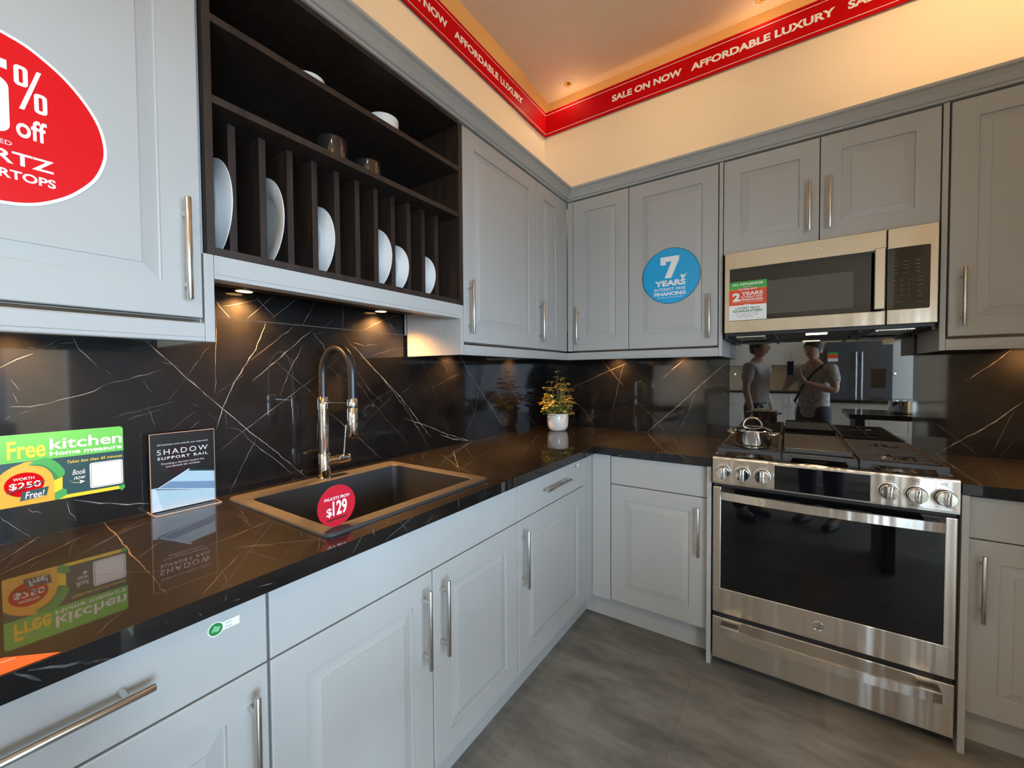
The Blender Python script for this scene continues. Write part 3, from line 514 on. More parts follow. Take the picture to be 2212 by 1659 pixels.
b.add(vs, fs, M_SINK, True); put('bowl', b, c)
b = MB(); b.lathe([(.045, .0), (.045, .003), (.034, .0035), (.03, .001), (1e-7, .0012)], (.34, -1.81, .7485), M_STEELH, 32); put('drain', b, c)
ZS = ZT+.0087
c = thing('kitchen_tap', 'chrome spring-neck kitchen tap with black hose behind the sink', 'faucet', (.09, -1.82, ZS))
TX, TY = .09, -1.82
b = MB(); b.lathe([(.026, 0), (.026, .0025), (.0235, .005), (.0205, .007), (.0200, .087), (.0190, .089), (.0172, .089), (.0172, .250), (.0195, .251), (.0195, .2945), (.018, .2965), (1e-7, .2965)], (TX, TY, ZS), M_CHROME, 36); put('column', b, c)
hx = .272; R_ = (hx-TX)/2
pts = [(TX, TY, ZS+.29)]+[(TX+R_-R_*math.cos(t*PI/24), TY-.004*t/24, 1.322+R_*1.03*math.sin(t*PI/24)) for t in range(25)]+[(hx, TY-.004, 1.238)]
b = MB(); b.tube(pts, .0138, M_RUBBER, 18); put('hose', b, c)
b = MB(); b.lathe([(1e-7, 0), (.0165, 0), (.0178, .002), (.0178, .100), (.0172, .101)], (hx, TY-.004, 1.110), M_CHROME, 28); b.lathe([(.0160, .101), (.0160, .108)], (hx, TY-.004, 1.110), M_BLACK, 28)
b.lathe([(.0178, .107), (.0178, .128), (.0155, .132), (1e-7, .132)], (hx, TY-.004, 1.110), M_CHROME, 28); put('spray_head', b, c)
b = MB(); b.tube([(TX+.015, TY, 1.2235), (hx-.012, TY-.004, 1.2235)], .0038, M_CHROME, 12); put('support_arm', b, c)
b = MB(); b.lathe([(.0155, .012), (.0155, .052), (.0172, .053), (.0172, .098), (.0155, .1005), (1e-7, .1005)], None, M_CHROME, 28, fr=lambda p, q, h: (TX+q, TY+h, 1.004+p)); put('mixer_body', b, c)
b = MB(); b.tube([(TX, TY+.080, 1.018), (TX+.004, TY+.088, 1.130)], [.0040, .0030], M_CHROME, 10); put('lever', b, c)
# round price sign on the sink rim
c = thing('price_sign', 'round coral red price sign standing on the front rim of the sink', 'sign', (.566, -2.075, ZS))
cu, cv, r = -2.075, ZS+.0512, .0512
b = MB(); b.prism([(cu+r*math.cos(2*PI*i/56), cv+r*math.sin(2*PI*i/56)) for i in range(56)], .5645, .5660, M_REDDISC, FA); put('disc', b, c)
b = MB(); b.prism([(cu-.028, cv-.0345), (cu+.026, cv-.0335), (cu+.026, cv-.0295), (cu-.028, cv-.0305)], .5660, .5663, M_BROWN, FA); put('underline', b, c)
b = MB(); b.text('FAUCETS FROM', cu-.0335, cu+.0335, cv+.0165, cv+.0235, .5662, FA, M_WHITE, .01)
b.text('129', cu-.012, cu+.027, cv-.024, cv+.013, .5662, FA, M_WHITE, .025); b.text('$', cu-.0285, cu-.0145, cv-.0255, cv-.002, .5662, FA, M_WHITE, .012); put('lettering', b, c)

# ------------------------------------------------------------------ range
XL, XR = 1.2215, 1.9775
c = thing('gas_range', 'stainless steel slide-in gas range with six knobs and a black oven window', 'range', (1.6, -.35, 0))
b = MB(); b.box(XL+.002, XR-.002, -.640, -.012, .035, .905, M_BLACK, .002)
for x in (1.26, 1.94):
    for y in (-.58, -.08): b.lathe([(.018, 0), (.018, .036)], (x, y, 0.0005), M_BLACK, 16)
b.box(XL+.004, XR-.004, -.672, -.638, .238, .256, M_BLACK); b.box(XL+.004, XR-.004, -.672, -.638, .820, .838, M_BLACK)
put('body', b, c)
b = MB()      # control panel: a slightly raked steel fascia that folds back over the top
P = [(-.6895, .836), (-.6905, .845), (-.6900, .945), (-.6875, .9510), (-.6800, .9530), (-.640, .9530), (-.640, .836)]
vs = [(x, y, z) for x in (XL, XR) for y, z in P]; n = len(P)
b.add(vs, [(i, (i+1) % n, n+(i+1) % n, n+i) for i in range(n)]+[tuple(range(n)), tuple(range(2*n-1, n-1, -1))], M_STEEL)
cp = put('control_panel', b, c)
b = MB(); b.fbox(FB, 1.4465, 1.7505, .8385, .9425, .6885, .6912, M_STEELH, .001); b.fbox(FB, 1.4500, 1.7475, .8415, .9395, .6900, .6922, M_BLACKGL, .0008); put('display', b, cp, label='black glass display')
b = MB()
for i, x in enumerate((1.264, 1.336, 1.4075, 1.797, 1.869, 1.940)):
    k = MB(); fk = lambda p, q, h, x=x: (x+p, -.6905-h, .8895+q)
    k.lathe([(.0305, 0), (.0305, .0025), (.029, .003)], None, M_STEELH, 36, fr=fk); k.lathe([(.0275, .003), (.0275, .0075)], None, M_BLACK, 36, fr=fk)
    k.lathe([(.0255, .0075), (.0255, .030), (.0240, .0325), (1e-7, .0328)], None, M_CHROME, 40, fr=fk)
    k.fbox(FB, x-.0075, x+.0075, .8655, .9135, .7225, .7365, M_CHROME, .003); k.fbox(FB, x-.0012, x+.0012, .9020, .9120, .7360, .7369, M_BLACK)
    kb = put('knob', k, cp)
    if i not in (2,):
        for j in range(3):
            q = MB(); q
            b.prism([(x-.0085+.0065*j+.0018*math.cos(t*PI/4), .9350+.0018*math.sin(t*PI/4)) for t in range(8)], .6904, .6908, M_GREYP if j != i % 3 else M_BLACK, FB)
        b.fbox(FB, x-.008, x+.008, .9300, .9308, .6904, .6908, M_GREYP)
    else: b.fbox(FB, x-.016, x+.016, .9318, .9336, .6904, .6908, M_GREYP)
    if i in (1, 4): b.fbox(FB, x-.012, x+.012, .8505, .8520, .6904, .6908, M_GREYP); b.fbox(FB, x-.018, x+.018, .8470, .8484, .6904, .6908, M_GREYP)
b.text('WiFi', 1.952, 1.966, .8570, .8606, .6905, FB, M_GREYP); b.text('Chef Connect', 1.922, 1.968, .8515, .8555, .6905, FB, M_GREYP)
put('printed_marks', b, cp)
b = MB(); b.box(XL+.002, XR-.002, -.639, -.012, .905, .9300, M_STEELH, .002); b.box(XL, XR, -.668, -.640, .9300, .9540, M_BLACKGL, .002); b.box(XL, XL+.010, -.64, -.012, .93, .9520, M_STEEL, .001)
b.box(XR-.010, XR, -.64, -.012, .93, .9520, M_STEEL, .001); b.box(XL, XR, -.030, -.012, .93, .958, M_BLACK, .001); ck = put('cooktop', b, c)
for x, y, r in ((1.345, -.485, .048), (1.345, -.19, .038), (1.597, -.35, .052), (1.850, -.485, .052), (1.850, -.19, .038)):
    b = MB(); b.lathe([(r*1.25, 0), (r*1.2, .006), (r, .008), (r, .016)], (x, y, .930), M_STEELH, 32); b.lathe([(r*.92, .016), (r*.92, .021), (r*.8, .024), (1e-7, .024)], (x, y, .930), M_IRON, 32); put('burner', b, ck)
def grate(x0, x1, cen, gap):
    b = MB(); z0, z1 = .9715, .9840
    for x in (x0+.006, x1-.006): b.box(x-.006, x+.006, -.632, -.036, z0-.004, z1, M_IRON, .002)
    ys = [-.626+.0535*i for i in range(12)]
    for y in ys:
        segs = [(x0+.004, x1-.004)]
        for cx, cy, r in cen:
            if abs(y-cy) < r: h = math.sqrt(max(r*r-(y-cy)**2, .0004)); segs = [(x0+.004, cx-h), (cx+h, x1-.004)]
        for a, e in segs: b.box(a, e, y-.0055, y+.0055, z0, z1, M_IRON, .0025)
    if gap:
        cx = (x0+x1)/2
        for cx_, cy, r in cen:
            for a, e in ((cy-r-.04, cy-.018), (cy+.018, cy+r+.04)): b.box(cx-.005, cx+.005, a, e, z0, z1, M_IRON, .002)
    for x in (x0+.006, x1-.006):                      # feet and front skirt
        for y in (-.622, -.33, -.046): b.box(x-.007, x+.007, y-.010, y+.010, .9303, z0, M_IRON, .002)
    b.box(x0+.004, x1-.004, -.634, -.622, z0-.004, z1, M_IRON, .002)
    b.prism([(x0, z1-.003), (x0, .945), (x0+.022, .945), (x0+.034, z0-.003), (x0+.034, z1-.003)], .6215, .6346, M_IRON, FB)
    b.prism([(x1, z1-.003), (x1, .945), (x1-.022, .945), (x1-.034, z0-.003), (x1-.034, z1-.003)], .6215, .6346, M_IRON, FB)
    return b
put('grate', grate(1.234, 1.4705, [(1.345, -.485, .060), (1.345, -.19, .055)], True), c); put('grate', grate(1.4775, 1.7165, [(1.597, -.35, .06)], False), c); put('grate', grate(1.7235, 1.9640, [(1.850, -.485, .06), (1.850, -.19, .05)], True), c)
b = MB(); b.box(1.480, 1.708, -.604, -.130, .9833, .996, M_IRON, .004)
for a in ((1.480, 1.708, -.604, -.594), (1.480, 1.708, -.140, -.130), (1.480, 1.487, -.604, -.130), (1.701, 1.708, -.604, -.130)): b.box(*a, .99, 1.0035, M_IRON, .003)
put('griddle_plate', b, c, label='flat cast iron griddle plate')
b = MB()
b.fbox(FB, XL, XR, .257, .369, .640, .676, M_STEEL, .003); b.fbox(FB, XL, 1.2535, .365, .818, .640, .676, M_STEEL, .003); b.fbox(FB, 1.9465, XR, .365, .818, .640, .676, M_STEEL, .003)
b.fbox(FB, 1.2525, 1.9475, .367, .819, .640, .6745, M_BLACKGL, .001); od = put('oven_door', b, c)
def bow(z0, z1, dep, y0, x0, x1):
    b = MB(); N = 28; vs = []
    for i in range(N+1):
        t = i/N; x = x0+(x1-x0)*t; s = math.sin(PI*t)**.8; y = y0-dep*s; th = .010
        vs += [(x, y, z0), (x, y, z1), (x, y+th, z1), (x, y+th, z0)]
    fs = [(4*i+k, 4*i+(k+1) % 4, 4*i+4+(k+1) % 4, 4*i+4+k) for i in range(N) for k in range(4)]+[(3, 2, 1, 0), (4*N, 4*N+1, 4*N+2, 4*N+3)]
    b.add(vs, [f[::-1] for f in fs], M_STEEL); return b
b = bow(.779, .812, .024, -.7350, 1.2600, 1.9355)
for x0, x1 in ((1.2600, 1.3050), (1.8900, 1.9355)): b.box(x0, x1, -.735, -.674, .783, .808, M_STEEL, .002)
put('door_handle', b, od)
def roundel(fr, u, v, w, r):
    b = MB(); fk = lambda p, q, h: fr(u+p, v+q, w+h)
    b.lathe([(r, 0), (r, .0012), (r*.93, .0018), (r*.86, .0012), (r*.86, .0006)], None, M_CHROME, 36, fr=fk); b.lathe([(r*.86, 0), (r*.86, .0007), (1e-7, .0007)], None, M_STEELH, 36, fr=fk)
    b.text('GE', u-r*.55, u+r*.55, v-r*.42, v+r*.42, w+.001, fr, M_GREYP, .0, .35, .0003, .8)
    for k in range(4):
        a = PI/4+k*PI/2; b.tube([fr(u+r*.72*math.cos(a+t*.12), v+r*.72*math.sin(a+t*.12), w+.0012) for t in range(-3, 4)], r*.035, M_GREYP, 6)
    return b
put('badge', roundel(FB, 1.600, .3160, .6762, .0185), od, label='round steel monogram badge')
b = MB(); b.fbox(FB, XL, XR, .050, .238, .640, .676, M_STEEL, .003); dr = put('storage_drawer', b, c)
b = bow(.194, .228, .022, -.7350, 1.2600, 1.9355)
for x0, x1 in ((1.2600, 1.3300), (1.8780, 1.9355)): b.box(x0, x1, -.7345, -.674, .214, .230, M_STEEL, .002)
put('drawer_handle', b, dr)
# casserole pot
px, py, pz = 1.362, -.535, .9846
c = thing('casserole_pot', 'polished steel casserole with lid and loop handles on the range grate', 'pot', (px, py, pz))
b = MB(); b.lathe([(1e-7, 0), (.064, 0), (.067, .002), (.067, .008), (.0725, .012), (.0740, .018), (.0740, .071), (.0765, .074), (.0765, .0755), (.072, .0755), (.072, .02), (1e-7, .018)], (px, py, pz), M_CHROME, 56); put('body', b, c)
b = MB(); b.lathe([(.0775, .0758), (.0775, .0785), (.074, .081), (.060, .0865), (.040, .0925), (.020, .0955), (1e-7, .096)], (px, py, pz), M_CHROME, 56); ld = put('lid', b, c)
b = MB(); b.tube([(px-.034+.0, py, pz+.088)]+[(px-.036*math.cos(t*PI/20), py, pz+.094+.038*math.sin(t*PI/20)) for t in range(21)]+[(px+.034, py, pz+.088)], .0042, M_CHROME, 12, flat=1.5)
b.lathe([(.012, 0), (.012, .003), (1e-7, .004)], (px-.034, py, pz+.0885), M_CHROME, 16); b.lathe([(.012, 0), (.012, .003), (1e-7, .004)], (px+.034, py, pz+.0885), M_CHROME, 16); put('lid_handle', b, ld)
for s in (-1, 1):
    b = MB(); b.tube([(px+s*.070, py-.026, pz+.060), (px+s*.084, py-.026, pz+.063), (px+s*.096, py-.018, pz+.066), (px+s*.100, py, pz+.067), (px+s*.096, py+.018, pz+.066), (px+s*.084, py+.026, pz+.063), (px+s*.070, py+.026, pz+.060)], .0042, M_CHROME, 10); put('side_handle', b, c)

# ------------------------------------------------------------------ microwave
c = thing('microwave', 'stainless steel over-the-range microwave hanging between the wall cabinets', 'microwave', (1.6, -.19, 1.49))
MW = .385
b = MB(); b.box(1.2280, 1.9790, -.355, -.012, 1.500, 1.907, M_BLACK, .002)
b.box(1.2280, 1.2380, -.355, -.03, 1.488, 1.5, M_BLACK); b.box(1.9690, 1.9790, -.355, -.03, 1.488, 1.5, M_BLACK)
for x in (1.44, 1.75): b.box(x-.006, x+.006, -.35, -.05, 1.490, 1.5, M_BLACK, .002)
put('body', b, c)
for x0, x1 in ((1.275, 1.400), (1.800, 1.925)):
    b = MB(); b.box(x0, x1, -.335, -.075, 1.494, 1.4998, M_STEELH, .001)
    for k in range(12): b.box(x0+.006+k*.0098, x0+.010+k*.0098, -.33, -.08, 1.4915, 1.4945, M_STEEL)
    put('grease_filter', b, c)
b = MB(); b.box(1.56, 1.64, -.30, -.25, 1.496, 1.4998, M_LAMPC, .001); put('lamp_lens', b, c)
spot('cooktop_light', (1.6, -.275, 1.488), (1.6, -.33, .95), 5, (1, .58, .26), 125, 1, .02)
b = MB(); z0, z1 = 1.5135, 1.9070; XA, XB_ = 1.2275, 1.8255
b.fbox(FB, XA, XB_, 1.8240, z1, .357, MW, M_STEELW, .0025); b.fbox(FB, XA, XB_, z0, 1.5735, .357, MW, M_STEELW, .0025); b.fbox(FB, XA, 1.2505, 1.57, 1.83, .357, MW, M_STEELW, .0025)
b.fbox(FB, 1.2495, XB_-.0005, 1.572, 1.8255, .357, MW-.0015, M_BLACKGL, .001); dw = put('door', b, c)
b = MB(); b.prism(rrect(1.300, 1.7215, 1.596, 1.7515, .006), MW-.0016, MW-.0009, mat('oven_window_mesh', (.050, .050, .046), .16), FB); put('window', b, dw, label='grey see-through door window')
b = MB(); b.fbox(FB, 1.7830, 1.8175, 1.5760, 1.8260, .415, .427, M_STEELW, .003); b.fbox(FB, 1.7900, 1.8100, 1.586, 1.606, .383, .416, M_STEEL); b.fbox(FB, 1.7900, 1.8100, 1.796, 1.816, .383, .416, M_STEEL); put('handle', b, dw)
put('badge', roundel(FB, 1.6010, 1.8660, MW+.0002, .0125), dw, label='round steel monogram badge')
b = MB(); b.fbox(FB, 1.8280, 1.9795, z0, z1, .357, MW, M_STEELW, .0025); pn = put('control_panel', b, c)
b = MB(); b.prism(rrect(1.8285, 1.9560, 1.573, 1.8255, .006), MW-.0005, MW+.0006, M_BLACKGL, FB)
kd = put('keypad', b, pn)
b = MB(); rr = random.Random(3); MK = mat('keypad_print', (.12, .115, .105), .5)
for row in range(4):
    for k in range(3): b.text('123456789*0#'[row*3+k], 1.8500+k*.0225-.0022, 1.8500+k*.0225+.0022, 1.6900-row*.0205, 1.6965-row*.0205, MW+.0007, FB, MK)
for z in (1.768, 1.752, 1.737, 1.722):
    for x in (1.853, 1.885, 1.922): b.fbox(FB, x-.009, x+.009*rr.uniform(.4, 1), z, z+.0018, MW+.0006, MW+.0009, MK)
for z in (1.700, 1.685, 1.667, 1.645, 1.625, 1.60): b.fbox(FB, 1.9190, 1.9190+.018*rr.uniform(.5, 1), z, z+.0018, MW+.0006, MW+.0009, MK)
b.fbox(FB, 1.852, 1.872, 1.603, 1.605, MW+.0006, MW+.0009, MK); put('key_marks', b, kd)
# sticker on the microwave door
c = thing('appliance_sticker', 'green, red and white square financing sticker on the microwave door', 'sticker', (1.327, -.3855, 1.574))
w = MW+.0003
b = MB(); b.fbox(FB, 1.2485, 1.4050, 1.5740, 1.6465, w, w+.0006, M_WHITE); b.fbox(FB, 1.2485, 1.4050, 1.6465, 1.7225, w, w+.0006, M_VERM); b.fbox(FB, 1.2485, 1.4050, 1.7225, 1.7240, w, w+.0006, M_AMBER); b.fbox(FB, 1.2485, 1.4050, 1.7240, 1.7605, w, w+.0006, M_MGREEN)
b.fbox(FB, 1.2850, 1.3670, 1.7170, 1.7285, w+.0005, w+.0008, M_VERM); b.fbox(FB, 1.312, 1.338, 1.6430, 1.6500, w+.0005, w+.0008, M_WHITE); put('backing', b, c)
b = MB(); w += .0009
b.text('ALL APPLIANCES', 1.2610, 1.3905, 1.7420, 1.7520, w, FB, M_WHITE, .03); b.text('supplied by', 1.3080, 1.3430, 1.7325, 1.7375, w, FB, M_WHITE); b.text('THE HOME DEPOT', 1.2865, 1.3660, 1.7185, 1.7262, w, FB, M_WHITE, .02)
b.text('2', 1.2630, 1.2960, 1.6660, 1.7070, w, FB, M_WHITE, .05); b.text('YEARS', 1.3000, 1.3895, 1.6920, 1.7095, w, FB, M_WHITE, .03); b.text('INTEREST FREE', 1.3000, 1.3885, 1.6800, 1.6885, w, FB, M_WHITE, .015); b.text('FINANCING', 1.3000, 1.3895, 1.6670, 1.6765, w, FB, M_WHITE, .03)
b.text('When you buy a kitchen from $5000', 1.2640, 1.3890, 1.6575, 1.6635, w, FB, M_WHITE); put('white_lettering', b, c)
b = MB(); b.text('LOWEST PRICE', 1.2760, 1.3770, 1.6265, 1.6365, w, FB, M_PRINTG, .02); b.text('GUARANTEED', 1.2650, 1.3890, 1.6120, 1.6238, w, FB, M_PRINTG, .03); put('green_lettering', b, c)
b = MB(); b.text('Price matched against', 1.2790, 1.3740, 1.6025, 1.6085, w, FB, M_BROWN); b.text('PLUS', 1.318, 1.332, 1.6450, 1.6478, w, FB, M_GREYP)
for a in ((1.2620, 1.2720, 1.6050, 1.6056), (1.3810, 1.3930, 1.6050, 1.6056), (1.2620, 1.3930, 1.5818, 1.5824), (1.2620, 1.2626, 1.5820, 1.6055), (1.3924, 1.3930, 1.5820, 1.6055)): b.fbox(FB, *a, w, w+.0002, M_GREYP)
for z, xs in ((1.5965, (1.275, 1.300, 1.325, 1.355)), (1.589, (1.288, 1.312, 1.336))):
    for x in xs: b.fbox(FB, x, x+.017, z, z+.002, w, w+.0002, M_GREYP)
put('small_print', b, c)

# ------------------------------------------------------------------ stickers and signs
c = thing('round_sticker', 'round blue vinyl sticker with a big white seven on the cabinet door', 'sticker', (.962, -.347, 1.692))
cu, cv, r = .9620, 1.8435, .1495; w = UW+.0004
circ = lambda r, n=72: [(cu+r*math.cos(2*PI*i/n), cv+r*math.sin(2*PI*i/n)) for i in range(n)]
b = MB(); b.prism(circ(r), w, w+.0004, M_NAVY, FB); b.prism(circ(r-.0028), w+.0004, w+.0007, M_BLUE, FB); put('backing', b, c)
w += .0008; b = MB()
b.prism([(.9095, 1.9475), (1.0055, 1.9475), (1.0055, 1.928), (.9655, 1.8325), (.9310, 1.8325), (.9670, 1.9205), (.9375, 1.9205), (.9375, 1.9045), (.9095, 1.9045)], w, w+.0003, M_WHITE, FB)
b.text('YEARS', .8790, 1.0385, 1.7895, 1.8210, w, FB, M_WHITE, .045); b.text('INTEREST FREE', .8760, 1.0385, 1.7650, 1.7800, w, FB, M_WHITE, .008); b.text('FINANCING', .8760, 1.0385, 1.7385, 1.7580, w, FB, M_WHITE, .035)
b.text('minimum purchase of $4,000', .8960, 1.0230, 1.7245, 1.7325, w, FB, M_WHITE)
b.prism([(1.0105, 1.8425), (1.0130, 1.8425), (1.0150, 1.8455), (1.0190, 1.8450), (1.0225, 1.8405), (1.0285, 1.8405), (1.0355, 1.8425), (1.0425, 1.8500), (1.0440, 1.8490), (1.0390, 1.8400), (1.0375, 1.8360), (1.0330, 1.8290), (1.0265, 1.8255), (1.0265, 1.8220), (1.0205, 1.8220), (1.0195, 1.8260), (1.0150, 1.8320), (1.0135, 1.8405)], w, w+.0003, M_WHITE, FB)
put('lettering', b, c)

c = thing('oval_sticker', 'large red oval discount sticker with white edge on the wall cabinet door', 'sticker', (.347, -2.6, 1.625))
half = [(-2.572, 1.9335), (-2.545, 1.928), (-2.528, 1.9225), (-2.508, 1.911), (-2.485, 1.894), (-2.464, 1.871), (-2.446, 1.844), (-2.434, 1.815), (-2.4285, 1.781), (-2.431, 1.752), (-2.4425, 1.718), (-2.459, 1.692), (-2.482, 1.666), (-2.507, 1.647), (-2.528, 1.636), (-2.549, 1.630), (-2.572, 1.6275)]
def cat_rom(P, k=4):
    out = []
    for i in range(len(P)-1):
        p0, p1, p2, p3 = P[max(0, i-1)], P[i], P[i+1], P[min(len(P)-1, i+2)]
        for j in range(k):
            t = j/k; out.append(tuple(.5*(2*b_+(c_-a_)*t+(2*a_-5*b_+4*c_-d_)*t*t+(3*b_-a_-3*c_+d_)*t**3) for a_, b_, c_, d_ in zip(p0, p1, p2, p3)))
    return out+[P[-1]]
half = cat_rom(half); cm = -2.590
egg = half+[(2*cm-u, v) for u, v in half[::-1]]
ev = 1.782; inn = [(cm+(u-cm)*.968, ev+(v-ev)*.965) for u, v in egg]
w = UW+.0004; b = MB(); b.prism(egg, w, w+.0004, M_WHITE, FA); b.prism(inn, w+.0004, w+.0007, M_REDEGG, FA); put('backing', b, c)
w += .0008; b = MB()
b.prism([(-2.6120, 1.8815), (-2.5545, 1.8815), (-2.5545, 1.8655), (-2.5930, 1.8655), (-2.5930, 1.8400), (-2.6120, 1.8250)], w, w+.0003, M_WHITE, FA)
P = rrect(-2.6120, -2.5535, 1.7530, 1.8500, .016); Q = rrect(-2.5925, -2.5745, 1.7690, 1.8340, .007); n = len(P)
b.add([FA(u, v, w+.0003) for u, v in P+Q], [(i, (i+1) % n, n+(i+1) % n, n+i) for i in range(n)], M_WHITE)
for (u0, u1, v0, v1) in ((-2.547, -2.5305, 1.8455, 1.8815), (-2.5240, -2.5080, 1.8065, 1.8425)):
    um = (u0+u1)/2; P = rrect(u0, u1, v0, v1, .006); Q = rrect(um-.0024, um+.0024, v0+.006, v1-.006, .002); n = len(P)
    vs = [FA(u, v, w+.0003) for u, v in P+Q]; b.add(vs, [(i, (i+1) % n, n+(i+1) % n, n+i) for i in range(n)], M_WHITE)
b.prism([(-2.5420, 1.8050), (-2.5360, 1.8050), (-2.5140, 1.8820), (-2.5195, 1.8820)], w, w+.0003, M_WHITE, FA)
b.text('off', -2.5465, -2.5095, 1.7540, 1.7920, w, FA, M_WHITE, .018); b.text('ED', -2.5660, -2.5520, 1.7335, 1.7410, w, FA, M_WHITE)
b.text('QUARTZ', -2.662, -2.5020, 1.6980, 1.7250, w, FA, M_WHITE, .02); b.text('COUNTERTOPS', -2.664, -2.5005, 1.6755, 1.6915, w, FA, M_WHITE, .025); put('lettering', b, c)

def banner(fr, u0, u1, words, label, base):
    c = thing('sale_banner', label, 'banner', base)
    b = MB(); b.fbox(fr, u0, u1, SIGN0, SIGN1, .0025, .0060, M_RED); put('strip', b, c)
    b = MB()
    for z in (3.0665, 3.2005): b.fbox(fr, u0, u1, z, z+.0028, .0060, .0064, M_WHITE)
    put('border_lines', b, c)
    b = MB()
    for t, a, e in words: b.text(t, a, e, 3.1145, 3.1565, .0062, fr, M_WHITE, .040)
    put('lettering', b, c)
banner(FA, -2.9, -.0062, [('AFFORDABLE LUXURY', -.9920, -.3190), ('SALE ON NOW', -1.4850, -1.0460), ('AFFORDABLE LUXURY', -2.2, -1.53)], 'red sale banner high on the sink wall, above the plate rack', (.004, -1.45, SIGN0))
banner(FB, .0, 2.98, [('SALE ON NOW', .5090, .9440), ('AFFORDABLE LUXURY', .9955, 1.6710), ('SALE ON NOW', 1.7215, 2.156), ('AFFORDABLE LUXURY', 2.205, 2.88)], 'red sale banner high on the range wall, above the microwave', (1.5, -.004, SIGN0))

# free kitchen measure sign stuck on the splashback
c = thing('measure_sign', 'lime and teal free home measure sign with a tape-measure drawing on the splashback', 'sign', (.002, -2.46, 1.018))
w = .0006
b = MB(); P = rrect(-2.5580, -2.3440, 1.018, 1.1875, .008); P2 = [p for p in P if p[1] > 1.028]
b.prism([(-2.5580, 1.019), (-2.470, 1.019), (-2.352, 1.0185), (-2.346, 1.024), (-2.3440, 1.032)]+[p for p in P2], w, w+.0012, M_PETROL, FA)
b.prism([(-2.5580, 1.122), (-2.3440, 1.122)]+[p for p in P if p[1] > 1.15], w+.0012, w+.0016, M_GREEN, FA); put('board', b, c)
w += .0017
b = MB()
b.prism([(-2.558, 1.019), (-2.558, 1.092), (-2.549, 1.103), (-2.535, 1.113), (-2.517, 1.1205), (-2.500, 1.121), (-2.486, 1.110), (-2.476, 1.090), (-2.4715, 1.069), (-2.4715, 1.019)], w, w+.0003, M_AMBER, FA)
b.prism(cat_rom([(-2.512, 1.113), (-2.503, 1.121), (-2.492, 1.1255), (-2.480, 1.1245), (-2.467, 1.113), (-2.457, 1.097), (-2.453, 1.085), (-2.457, 1.075), (-2.471, 1.070), (-2.475, 1.085), (-2.483, 1.099), (-2.493, 1.108), (-2.512, 1.113)], 3)[:-1], w, w+.0004, M_MGREEN, FA)
b.prism(cat_rom([(-2.512, 1.1128), (-2.498, 1.1125), (-2.486, 1.107), (-2.476, 1.095), (-2.468, 1.082), (-2.466, 1.072), (-2.4715, 1.0695), (-2.475, 1.0845), (-2.483, 1.0985), (-2.493, 1.107), (-2.512, 1.1128)], 3)[:-1], w+.0003, w+.0006, M_DGREEN, FA)
b.prism([(-2.4715, 1.069), (-2.4575, 1.075), (-2.4580, 1.0445), (-2.4715, 1.037)], w, w+.0004, M_YELLOW, FA)
b.prism([(-2.4715, 1.0365), (-2.4575, 1.0445), (-2.4510, 1.0405), (-2.4510, 1.0285), (-2.4645, 1.0190), (-2.4715, 1.0195)], w, w+.0005, M_MGREEN, FA)
b.prism([(-2.4645, 1.0190), (-2.3510, 1.0190), (-2.3550, 1.0275), (-2.4510, 1.0275)], w, w+.0004, M_YELLOW, FA)
b.prism([(-2.3560, 1.0265), (-2.3440, 1.0300), (-2.3430, 1.0210), (-2.3500, 1.0130), (-2.3530, 1.0195)], w, w+.0005, M_MGREEN, FA)
el = [(-2.5185+.0310*math.cos(2*PI*i/40), 1.0680+.0285*math.sin(2*PI*i/40)) for i in range(40)]
b.prism([(u*1+0, v) for u, v in el], w+.0003, w+.0006, M_RED, FA); put('tape_measure_drawing', b, c)
b = MB(); b.text('Free', -2.5430, -2.4840, 1.1295, 1.1720, w, FA, M_YELLOW, .022); b.text('Takes less than 45 minutes', -2.4490, -2.3470, 1.1050, 1.1125, w, FA, M_YELLOW, 0, .3); put('yellow_lettering', b, c)
b = MB(); b.text('kitchen', -2.4770, -2.3470, 1.1435, 1.1715, w, FA, M_WHITE, .016); b.text('Home measure', -2.4770, -2.3475, 1.1285, 1.1395, w, FA, M_WHITE, .025)
b.text('Book', -2.4405, -2.4165, 1.0740, 1.0870, w, FA, M_WHITE, 0, .3); b.text('now', -2.4380, -2.4175, 1.0615, 1.0690, w, FA, M_WHITE, 0, .3)
b.text('WORTH', -2.5360, -2.5030, 1.0790, 1.0855, w+.0006, FA, M_WHITE, .02); b.text('$250', -2.5420, -2.4930, 1.0570, 1.0740, w+.0006, FA, M_WHITE, .015)
b.tube([FA(u, v, w+.0002) for u, v in cat_rom([(-2.4455, 1.062), (-2.4420, 1.0565), (-2.4330, 1.0535), (-2.4200, 1.0545)])], .0010, M_WHITE, 6, flat=.2)
b.prism([(-2.4185, 1.0545), (-2.4285, 1.0595), (-2.4265, 1.0545), (-2.4280, 1.0495)], w, w+.0003, M_WHITE, FA); put('white_lettering', b, c)
b = MB(); b.prism(rrect(-2.4095, -2.3465, 1.0330, 1.0985, .005), w, w+.0003, M_WHITE, FA)
P = rrect(-2.4070, -2.3490, 1.0355, 1.0960, .004); Q = rrect(-2.4062, -2.3498, 1.0363, 1.0952, .0035); n = len(P)
b.add([FA(u, v, w+.0004) for u, v in P+Q], [(i, (i+1) % n, n+(i+1) % n, n+i) for i in range(n)], M_PETROL); put('blank_panel', b, c, label='white rounded panel')
b = MB(); b.prism([(-2.5270, 1.0300), (-2.4850, 1.0350), (-2.4805, 1.0560), (-2.5225, 1.0510)], w+.0008, w+.0011, M_PETROL, FA); b.text('Free!', -2.5185, -2.4880, 1.0335, 1.0500, w+.0012, FA, M_WHITE, .01, .2)
